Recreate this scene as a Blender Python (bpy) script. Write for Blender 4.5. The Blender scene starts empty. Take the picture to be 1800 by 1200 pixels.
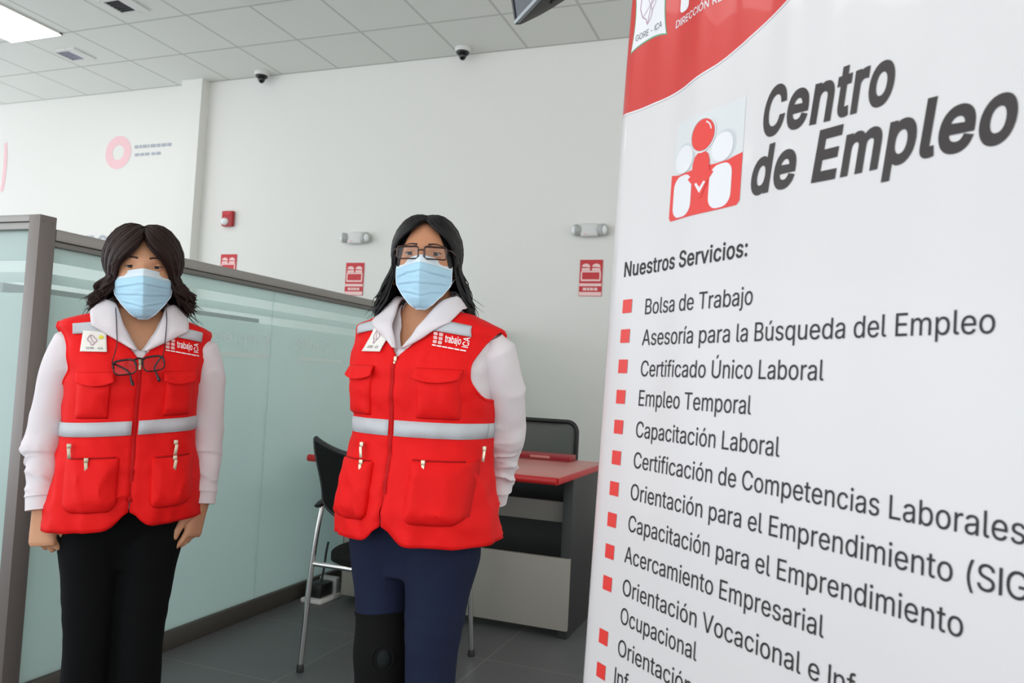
import bpy, bmesh, math, random
import numpy as np
from mathutils import Vector, Matrix, geometry, noise

S = bpy.context.scene
COL = S.collection
R = math.radians
rng = random.Random(7)

# ------------------------------------------------------------------ camera
CAM_Z = 1.15
pitch, roll, yaw = .0512, .0517, -.360
fw = Vector((math.sin(yaw) * math.cos(pitch), math.cos(yaw) * math.cos(pitch), math.sin(pitch)))
rt = Vector((math.cos(yaw), -math.sin(yaw), 0))
up = rt.cross(fw)
r2 = rt * math.cos(roll) + up * math.sin(roll)
u2 = -rt * math.sin(roll) + up * math.cos(roll)
cd = bpy.data.cameras.new('camera')
cd.sensor_width = 36
cd.lens = 1382 / 1800 * 36
cd.clip_start = .05
cd.dof.use_dof = True
cd.dof.focus_distance = 1.95
cd.dof.aperture_fstop = 7.0
cam = bpy.data.objects.new('camera', cd)
COL.objects.link(cam)
M = Matrix((r2, u2, -fw)).transposed().to_4x4()
M.translation = (0, 0, CAM_Z)
cam.matrix_world = M
S.camera = cam

# ------------------------------------------------------------------ sky, exposure
w = bpy.data.worlds.new('sky')
S.world = w
w.use_nodes = True
# daylight: cool and strong through the glazed side on the left, softer and warmer on the right
_n = w.node_tree.nodes
_tc = _n.new('ShaderNodeTexCoord')
_sx = _n.new('ShaderNodeSeparateXYZ')
_mr = _n.new('ShaderNodeMapRange')
_mr.inputs[1].default_value, _mr.inputs[2].default_value = -1, 1
_mx = _n.new('ShaderNodeMix'); _mx.data_type = 'RGBA'
_mx.inputs[6].default_value = (2.22, 2.38, 2.58, 1)
_mx.inputs[7].default_value = (1.0, .97, .93, 1)
w.node_tree.links.new(_tc.outputs['Generated'], _sx.inputs[0])
w.node_tree.links.new(_sx.outputs[0], _mr.inputs[0])
w.node_tree.links.new(_mr.outputs[0], _mx.inputs[0])
w.node_tree.links.new(_mx.outputs[2], _n['Background'].inputs[0])
_n['Background'].inputs[1].default_value = 1.0
S.view_settings.view_transform = 'Standard'
S.view_settings.look = 'None'
S.view_settings.exposure = 0.27
S.view_settings.gamma = 1
S.view_settings.use_curve_mapping = False
LAMP = 6.5          # emission of the ceiling light panels

# ------------------------------------------------------------------ materials
def lin(c):
    return tuple(((v / 255) / 12.92 if v / 255 <= .04045 else ((v / 255 + .055) / 1.055) ** 2.4) for v in c)

def mat(name, rgb, rough=.6, metal=0, spec=.5, bump=0, bscale=60, coat=0, var=0, vscale=8, sss=0, sheen=0, emit=0):
    m = bpy.data.materials.new(name)
    m.use_nodes = True
    nt = m.node_tree
    p = nt.nodes['Principled BSDF']
    c = (*lin(rgb), 1)
    p.inputs['Base Color'].default_value = c
    p.inputs['Roughness'].default_value = rough
    p.inputs['Metallic'].default_value = metal
    p.inputs['Specular IOR Level'].default_value = spec
    p.inputs['Coat Weight'].default_value = coat
    p.inputs['Sheen Weight'].default_value = sheen
    if sss:
        p.inputs['Subsurface Weight'].default_value = sss
        p.inputs['Subsurface Radius'].default_value = (.012, .005, .003)
    if emit:
        p.inputs['Emission Color'].default_value = c
        p.inputs['Emission Strength'].default_value = emit
    tc = nt.nodes.new('ShaderNodeTexCoord')
    if var:
        n = nt.nodes.new('ShaderNodeTexNoise')
        n.inputs['Scale'].default_value = vscale
        n.inputs['Detail'].default_value = 4
        nt.links.new(tc.outputs['Object'], n.inputs['Vector'])
        mx = nt.nodes.new('ShaderNodeMix')
        mx.data_type = 'RGBA'
        mx.inputs[6].default_value = tuple(v * (1 - var) for v in c[:3]) + (1,)
        mx.inputs[7].default_value = tuple(min(1, v * (1 + var)) for v in c[:3]) + (1,)
        nt.links.new(n.outputs['Fac'], mx.inputs[0])
        nt.links.new(mx.outputs[2], p.inputs['Base Color'])
    if bump:
        n2 = nt.nodes.new('ShaderNodeTexNoise')
        n2.inputs['Scale'].default_value = bscale
        n2.inputs['Detail'].default_value = 3
        nt.links.new(tc.outputs['Object'], n2.inputs['Vector'])
        b = nt.nodes.new('ShaderNodeBump')
        b.inputs['Strength'].default_value = bump
        b.inputs['Distance'].default_value = .007
        nt.links.new(n2.outputs['Fac'], b.inputs['Height'])
        nt.links.new(b.outputs['Normal'], p.inputs['Normal'])
    return m

MT = {}
def MM(k, *a, **kw):
    MT[k] = mat(k, *a, **kw)
MM('wall', (224, 223, 218), .75, bump=.05, bscale=90)
MM('ceiling_white', (214, 215, 212), .85)
MM('skin', (200, 148, 114), .5, spec=.35, sss=.15, var=.06, vscale=30)
MM('skin2', (192, 136, 102), .5, spec=.35, sss=.15, var=.06, vscale=30)
MM('eye_white', (178, 164, 154), .35)
MM('iris', (22, 13, 10), .3, spec=.3)
MM('brace_patch', (22, 26, 27), .8, spec=.2)
MM('brow', (62, 44, 36), .8)
MM('hair_brown', (36, 19, 15), .55, spec=.22)
MM('hair_black', (14, 12, 13), .48, spec=.28)
MM('mask', (172, 212, 232), .75, bump=.15, bscale=220)
MM('mask_edge', (214, 228, 236), .75)
MM('loop', (225, 228, 230), .7)
MM('shirt', (218, 211, 214), .75, bump=.25, bscale=28, sheen=.1)
MM('vest', (226, 13, 13), .72, spec=.25, bump=.35, bscale=22, var=.05, vscale=10)
MM('zip_tape', (184, 14, 16), .7, spec=.2)
MM('vest_dark', (150, 12, 14), .75, spec=.2)
MM('reflective', (188, 192, 196), .6, metal=.0, bump=.1, bscale=300)
MM('patch_white', (232, 228, 220), .6)
MM('emb_white', (240, 232, 232), .6)
MM('emb_pink', (226, 178, 176), .6)
MM('emb_grey', (90, 92, 96), .6)
MM('emb_lilac', (176, 140, 160), .6)
MM('emb_green', (130, 170, 50), .6)
MM('emb_yellow', (222, 210, 60), .6)
MM('metal_zip', (196, 184, 160), .3, metal=.8)
MM('trousers', (9, 10, 11), .9, spec=.15, bump=.2, bscale=30)
MM('jeans', (27, 34, 56), .9, spec=.2, bump=.25, bscale=60, var=.22, vscale=9)
MM('neoprene', (10, 10, 10), .85, spec=.2, bump=.1, bscale=200)
MM('shoe', (16, 15, 15), .4)
MM('frame_brown', (58, 34, 26), .25)
MM('frame_dark', (30, 16, 22), .25)
MM('gold', (205, 165, 85), .25, metal=1)
MM('alu_rail', (150, 148, 144), .42, metal=.4, bump=.03, bscale=200)
MM('alu', (122, 115, 111), .42, metal=.4, bump=.03, bscale=200)
MM('alu_dark', (112, 112, 108), .4, metal=.45)
MM('kick', (74, 70, 64), .5, metal=.2)
MM('chrome', (200, 200, 198), .18, metal=1)
MM('black_plastic', (18, 19, 19), .45)
MM('black_mesh', (16, 17, 17), .85, spec=.2, bump=.3, bscale=500)
MM('grey_mesh', (98, 102, 98), .8, bump=.4, bscale=400)
MM('desk_top', (196, 120, 112), .35)
MM('desk_red', (192, 34, 34), .4)
MM('desk_dark', (44, 46, 45), .5)
MM('desk_grey', (146, 143, 134), .5, var=.06, vscale=3)
MM('rail_grey', (118, 116, 110), .5)
MM('folder', (150, 34, 40), .45)
MM('white_plastic', (214, 214, 210), .4)
MM('grey_plastic', (176, 178, 176), .4)
MM('lens_plastic', (232, 234, 234), .15)
MM('sign_red', (196, 36, 44), .5)
MM('sign_white', (238, 200, 196), .5)
MM('alarm_red', (170, 22, 30), .35)
MM('banner', (204, 201, 200), .34, spec=.5, coat=.1)
MM('banner_red', (192, 36, 30), .34, spec=.5, coat=.1)
MM('bullet', (214, 48, 40), .4)
MM('ink', (40, 37, 38), .5, spec=.3)
MM('ink_title', (46, 40, 39), .36, spec=.4)
MM('logo_shade', (188, 193, 194), .4)
MM('logo_pale', (202, 205, 205), .36)
MM('print_white', (216, 216, 218), .4)
MM('green_edge', (90, 150, 110), .5)
MM('sticker_pink', (234, 192, 196), .7)
MM('sticker_grey', (168, 172, 180), .7)
MM('tv_black', (20, 21, 22), .4)
MM('tv_trim', (150, 158, 162), .35, metal=.4)
MM('tv_screen', (44, 52, 66), .32)
MM('vent_dark', (52, 52, 54), .6)
MM('vent_grey', (150, 148, 162), .6)
MM('cam_glass', (14, 16, 16), .1)
MM('film_white', (206, 226, 222), .6)
MM('cord', (24, 22, 24), .6)

def lamp_mat():
    m = bpy.data.materials.new('lamp_panel')
    m.use_nodes = True
    p = m.node_tree.nodes['Principled BSDF']
    p.inputs['Base Color'].default_value = (.9, .9, .9, 1)
    p.inputs['Emission Color'].default_value = (1, .985, .96, 1)
    p.inputs['Emission Strength'].default_value = LAMP
    return m
MT['lamp'] = lamp_mat()

def glass_mat():
    # frosted film with clear strips left free at two heights
    m = bpy.data.materials.new('frosted_glass')
    m.use_nodes = True
    nt = m.node_tree
    nt.nodes.clear()
    N, L = nt.nodes.new, nt.links.new
    out = N('ShaderNodeOutputMaterial')
    col = (*lin((214, 230, 226)), 1)
    d = N('ShaderNodeBsdfDiffuse'); d.inputs[0].default_value = col
    t = N('ShaderNodeBsdfTranslucent'); t.inputs[0].default_value = (*lin((212, 232, 228)), 1)
    m1 = N('ShaderNodeMixShader'); m1.inputs[0].default_value = .5
    L(d.outputs[0], m1.inputs[1]); L(t.outputs[0], m1.inputs[2])
    g = N('ShaderNodeBsdfGlossy'); g.inputs['Roughness'].default_value = .18
    lw = N('ShaderNodeLayerWeight'); lw.inputs[0].default_value = .5
    pw = N('ShaderNodeMath'); pw.operation = 'POWER'; pw.inputs[1].default_value = 5
    fr = N('ShaderNodeMath'); fr.operation = 'MULTIPLY_ADD'; fr.inputs[1].default_value = .7; fr.inputs[2].default_value = .035
    L(lw.outputs['Facing'], pw.inputs[0]); L(pw.outputs[0], fr.inputs[0])
    m2 = N('ShaderNodeMixShader')
    L(fr.outputs[0], m2.inputs[0]); L(m1.outputs[0], m2.inputs[1]); L(g.outputs[0], m2.inputs[2])
    tr = N('ShaderNodeBsdfTransparent'); tr.inputs[0].default_value = (.90, .96, .95, 1)
    g2 = N('ShaderNodeBsdfGlossy'); g2.inputs['Roughness'].default_value = .03
    m3 = N('ShaderNodeMixShader')
    L(fr.outputs[0], m3.inputs[0]); L(tr.outputs[0], m3.inputs[1]); L(g2.outputs[0], m3.inputs[2])
    geo = N('ShaderNodeNewGeometry')
    sx = N('ShaderNodeSeparateXYZ')
    L(geo.outputs['Position'], sx.inputs[0])
    def band(z0, z1):
        a = N('ShaderNodeMath'); a.operation = 'GREATER_THAN'; a.inputs[1].default_value = z0
        b = N('ShaderNodeMath'); b.operation = 'LESS_THAN'; b.inputs[1].default_value = z1
        c = N('ShaderNodeMath'); c.operation = 'MULTIPLY'
        L(sx.outputs[2], a.inputs[0]); L(sx.outputs[2], b.inputs[0])
        L(a.outputs[0], c.inputs[0]); L(b.outputs[0], c.inputs[1])
        return c
    b1, b2 = band(1.432, 1.472), band(1.362, 1.398)
    s = N('ShaderNodeMath'); s.operation = 'ADD'
    L(b1.outputs[0], s.inputs[0]); L(b2.outputs[0], s.inputs[1])
    k = N('ShaderNodeMath'); k.operation = 'MULTIPLY_ADD'; k.inputs[1].default_value = .60; k.inputs[2].default_value = .22
    L(s.outputs[0], k.inputs[0])
    m4 = N('ShaderNodeMixShader')
    L(k.outputs[0], m4.inputs[0]); L(m2.outputs[0], m4.inputs[1]); L(m3.outputs[0], m4.inputs[2])
    L(m4.outputs[0], out.inputs[0])
    return m
MT['frosted'] = glass_mat()

def lens_mat(name, tint, alpha):
    m = bpy.data.materials.new(name)
    m.use_nodes = True
    nt = m.node_tree
    nt.nodes.clear()
    out = nt.nodes.new('ShaderNodeOutputMaterial')
    t = nt.nodes.new('ShaderNodeBsdfTransparent'); t.inputs[0].default_value = tint
    g = nt.nodes.new('ShaderNodeBsdfGlossy'); g.inputs['Roughness'].default_value = .03
    mx = nt.nodes.new('ShaderNodeMixShader'); mx.inputs[0].default_value = alpha
    nt.links.new(t.outputs[0], mx.inputs[1]); nt.links.new(g.outputs[0], mx.inputs[2])
    nt.links.new(mx.outputs[0], out.inputs[0])
    return m
MT['lens'] = lens_mat('spectacle_lens', (.93, .94, .94, 1), .035)

def tile_mat(name, base, line, size, width, ox, oy, rough, bump, var=0, axes='xy'):
    m = bpy.data.materials.new(name)
    m.use_nodes = True
    nt = m.node_tree
    p = nt.nodes['Principled BSDF']
    N, L = nt.nodes.new, nt.links.new
    geo = N('ShaderNodeNewGeometry')
    sx = N('ShaderNodeSeparateXYZ')
    L(geo.outputs['Position'], sx.inputs[0])
    def ln(out, o):
        a = N('ShaderNodeMath'); a.operation = 'SUBTRACT'; a.inputs[1].default_value = o - 50 * size
        b = N('ShaderNodeMath'); b.operation = 'MODULO'; b.inputs[1].default_value = size
        c = N('ShaderNodeMath'); c.operation = 'SUBTRACT'; c.inputs[1].default_value = size / 2
        e = N('ShaderNodeMath'); e.operation = 'ABSOLUTE'
        f = N('ShaderNodeMath'); f.operation = 'GREATER_THAN'; f.inputs[1].default_value = size / 2 - width / 2
        L(out, a.inputs[0]); L(a.outputs[0], b.inputs[0]); L(b.outputs[0], c.inputs[0]); L(c.outputs[0], e.inputs[0]); L(e.outputs[0], f.inputs[0])
        return f
    fx, fy = ln(sx.outputs[0], ox), ln(sx.outputs[1], oy)
    mx = N('ShaderNodeMath'); mx.operation = 'MAXIMUM'
    L(fx.outputs[0], mx.inputs[0]); L(fy.outputs[0], mx.inputs[1])
    n = N('ShaderNodeTexNoise'); n.inputs['Scale'].default_value = 3; n.inputs['Detail'].default_value = 6
    L(geo.outputs['Position'], n.inputs['Vector'])
    bm_ = N('ShaderNodeMix'); bm_.data_type = 'RGBA'
    b = lin(base)
    bm_.inputs[6].default_value = (*[v * (1 - var) for v in b], 1)
    bm_.inputs[7].default_value = (*[v * (1 + var) for v in b], 1)
    L(n.outputs['Fac'], bm_.inputs[0])
    cm = N('ShaderNodeMix'); cm.data_type = 'RGBA'
    cm.inputs[7].default_value = (*lin(line), 1)
    L(bm_.outputs[2], cm.inputs[6]); L(mx.outputs[0], cm.inputs[0])
    L(cm.outputs[2], p.inputs['Base Color'])
    p.inputs['Roughness'].default_value = rough
    if bump:
        bp = N('ShaderNodeBump'); bp.invert = True; bp.inputs['Strength'].default_value = bump; bp.inputs['Distance'].default_value = .004
        L(mx.outputs[0], bp.inputs['Height']); L(bp.outputs[0], p.inputs['Normal'])
    return m
MT['floor'] = tile_mat('floor_tiles', (94, 95, 96), (120, 119, 116), .6, .006, -1.205, 2.49, .42, .2, .12)
MT['ceiling'] = tile_mat('ceiling_tiles', (220, 221, 215), (190, 191, 185), .612, .022, -3.473, 5.372, .9, .3, .015)

# ------------------------------------------------------------------ mesh helpers
class MB:
    def __init__(s):
        s.v, s.f = [], []
    def add(s, v, f):
        o = len(s.v)
        s.v += [tuple(p) for p in v]
        s.f += [tuple(i + o for i in q) for q in f]
        return s
    def box(s, c, d, m=None, bev=0):
        if bev:
            bm = bmesh.new()
            bmesh.ops.create_cube(bm, size=1)
            for q in bm.verts:
                q.co = Vector((q.co.x * d[0], q.co.y * d[1], q.co.z * d[2]))
            bmesh.ops.bevel(bm, geom=bm.edges[:], offset=bev, segments=2, affect='EDGES', profile=.5)
            bm.verts.index_update()
            vs = [Vector(c) + (m @ q.co if m else q.co) for q in bm.verts]
            fs = [[q.index for q in f.verts] for f in bm.faces]
            bm.free()
            return s.add(vs, fs)
        vs = []
        for x in (-.5, .5):
            for y in (-.5, .5):
                for z in (-.5, .5):
                    p = Vector((x * d[0], y * d[1], z * d[2]))
                    vs.append(Vector(c) + (m @ p if m else p))
        return s.add(vs, [(0, 1, 3, 2), (4, 6, 7, 5), (0, 4, 5, 1), (2, 3, 7, 6), (0, 2, 6, 4), (1, 5, 7, 3)])
    def box2(s, a, b, bev=0):
        c = [(a[i] + b[i]) / 2 for i in range(3)]
        d = [abs(b[i] - a[i]) for i in range(3)]
        return s.box(c, d, None, bev)
    def tube(s, path, rad, seg=10, flat=1.0, upv=None, cap=True, mod=None):
        P = [Vector(p) for p in path]
        n = len(P)
        if not hasattr(rad, '__len__'):
            rad = [rad] * n
        vs, fs = [], []
        prev = Vector(upv) if upv is not None else None
        for i in range(n):
            t = (P[min(i + 1, n - 1)] - P[max(i - 1, 0)])
            t = t.normalized() if t.length > 1e-9 else Vector((0, 0, 1))
            if prev is None:
                prev = Vector((1, 0, 0)) if abs(t.x) < .8 else Vector((0, 1, 0))
            a = (prev - t * prev.dot(t))
            a = a.normalized() if a.length > 1e-6 else t.orthogonal().normalized()
            if upv is None:
                prev = a
            b = t.cross(a)
            for k in range(seg):
                th = 2 * math.pi * k / seg
                r = rad[i] * (mod(i / (n - 1), th) if mod else 1)
                vs.append(P[i] + a * (math.cos(th) * r) + b * (math.sin(th) * r * flat))
        for i in range(n - 1):
            for k in range(seg):
                k2 = (k + 1) % seg
                fs.append((i * seg + k, i * seg + k2, (i + 1) * seg + k2, (i + 1) * seg + k))
        if cap:
            fs.append(tuple(range(seg))[::-1])
            fs.append(tuple(range((n - 1) * seg, n * seg)))
        return s.add(vs, fs)
    def loft(s, rings, cap=True):
        k = len(rings[0])
        vs = [p for r in rings for p in r]
        fs = []
        for i in range(len(rings) - 1):
            for j in range(k):
                j2 = (j + 1) % k
                fs.append((i * k + j, i * k + j2, (i + 1) * k + j2, (i + 1) * k + j))
        if cap:
            fs.append(tuple(range(k))[::-1])
            fs.append(tuple(range((len(rings) - 1) * k, len(rings) * k)))
        return s.add(vs, fs)
    def grid(s, rows):
        n, m = len(rows), len(rows[0])
        vs = [p for r in rows for p in r]
        fs = [(i * m + j, i * m + j + 1, (i + 1) * m + j + 1, (i + 1) * m + j) for i in range(n - 1) for j in range(m - 1)]
        return s.add(vs, fs)
    def sphere(s, c, r, seg=20, rings=12, m=None, fn=None):
        rr = r if hasattr(r, '__len__') else (r, r, r)
        vs, fs = [], []
        for i in range(rings + 1):
            ph = math.pi * i / rings
            for j in range(seg):
                th = 2 * math.pi * j / seg
                p = Vector((rr[0] * math.sin(ph) * math.cos(th), rr[1] * math.sin(ph) * math.sin(th), rr[2] * math.cos(ph)))
                if fn:
                    p = fn(p)
                vs.append(Vector(c) + (m @ p if m else p))
        for i in range(rings):
            for j in range(seg):
                j2 = (j + 1) % seg
                fs.append((i * seg + j, (i + 1) * seg + j, (i + 1) * seg + j2, i * seg + j2))
        return s.add(vs, fs)
    def lathe(s, prof, c=(0, 0, 0), seg=24, m=None):
        rings = []
        for r, z in prof:
            ring = []
            for k in range(seg):
                p = Vector((max(r, 1e-4) * math.cos(2 * math.pi * k / seg), max(r, 1e-4) * math.sin(2 * math.pi * k / seg), z))
                ring.append(Vector(c) + (m @ p if m else p))
            rings.append(ring)
        return s.loft(rings)
    def xf(s, m):
        s.v = [tuple(m @ Vector(p)) for p in s.v]
        return s
    def build(s, name, m, parent=None, smooth=True, mats=None, weld=True, solid=0, angle=40, off=-1):
        me = bpy.data.meshes.new(name)
        me.from_pydata(s.v, [], s.f)
        bm = bmesh.new()
        bm.from_mesh(me)
        if weld:
            bmesh.ops.remove_doubles(bm, verts=bm.verts, dist=2e-5)
        bmesh.ops.recalc_face_normals(bm, faces=bm.faces)
        bm.to_mesh(me)
        bm.free()
        for q in (m if isinstance(m, (list, tuple)) else [m]):
            me.materials.append(MT[q])
        o = bpy.data.objects.new(name, me)
        COL.objects.link(o)
        if parent is not None:
            o.parent = parent
        if smooth:
            me.polygons.foreach_set('use_smooth', [True] * len(me.polygons))
            try:
                me.set_sharp_from_angle(angle=R(angle))
            except Exception:
                pass
        if solid:
            md = o.modifiers.new('thickness', 'SOLIDIFY')
            md.thickness = solid
            md.offset = off
        return o

def tag(o, label=None, cat=None, group=None, kind=None):
    if label: o['label'] = label
    if cat: o['category'] = cat
    if group: o['group'] = group
    if kind: o['kind'] = kind
    return o

def thing(name, label, cat, loc=(0, 0, 0), rz=0, group=None):
    o = bpy.data.objects.new(name, None)
    o.empty_display_size = .1
    COL.objects.link(o)
    o.location = loc
    o.rotation_euler = (0, 0, rz)
    return tag(o, label, cat, group)

def struct(name, mb, m, smooth=False):
    return tag(mb.build(name, m, None, smooth), kind='structure')

def copy_tree(o, parent=None):
    c = o.copy()
    COL.objects.link(c)
    if parent is not None:
        c.parent = parent
    for ch in list(o.children):
        copy_tree(ch, c)
    return c

def spline(pts, n):
    """Catmull-Rom through pts, n samples"""
    P = [Vector(p) for p in pts]
    P = [P[0] * 2 - P[1]] + P + [P[-1] * 2 - P[-2]]
    out = []
    m = len(P) - 3
    for i in range(n):
        u = i / (n - 1) * m
        k = min(int(u), m - 1)
        t = u - k
        a, b, c, d = P[k:k + 4]
        out.append(.5 * ((2 * b) + (c - a) * t + (2 * a - 5 * b + 4 * c - d) * t * t + (3 * b - a - 3 * c + d) * t ** 3))
    return out

def lerp(a, b, t):
    return a + (b - a) * t

def sst(a, b, x):
    t = min(1, max(0, (x - a) / (b - a)))
    return t * t * (3 - 2 * t)

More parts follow.
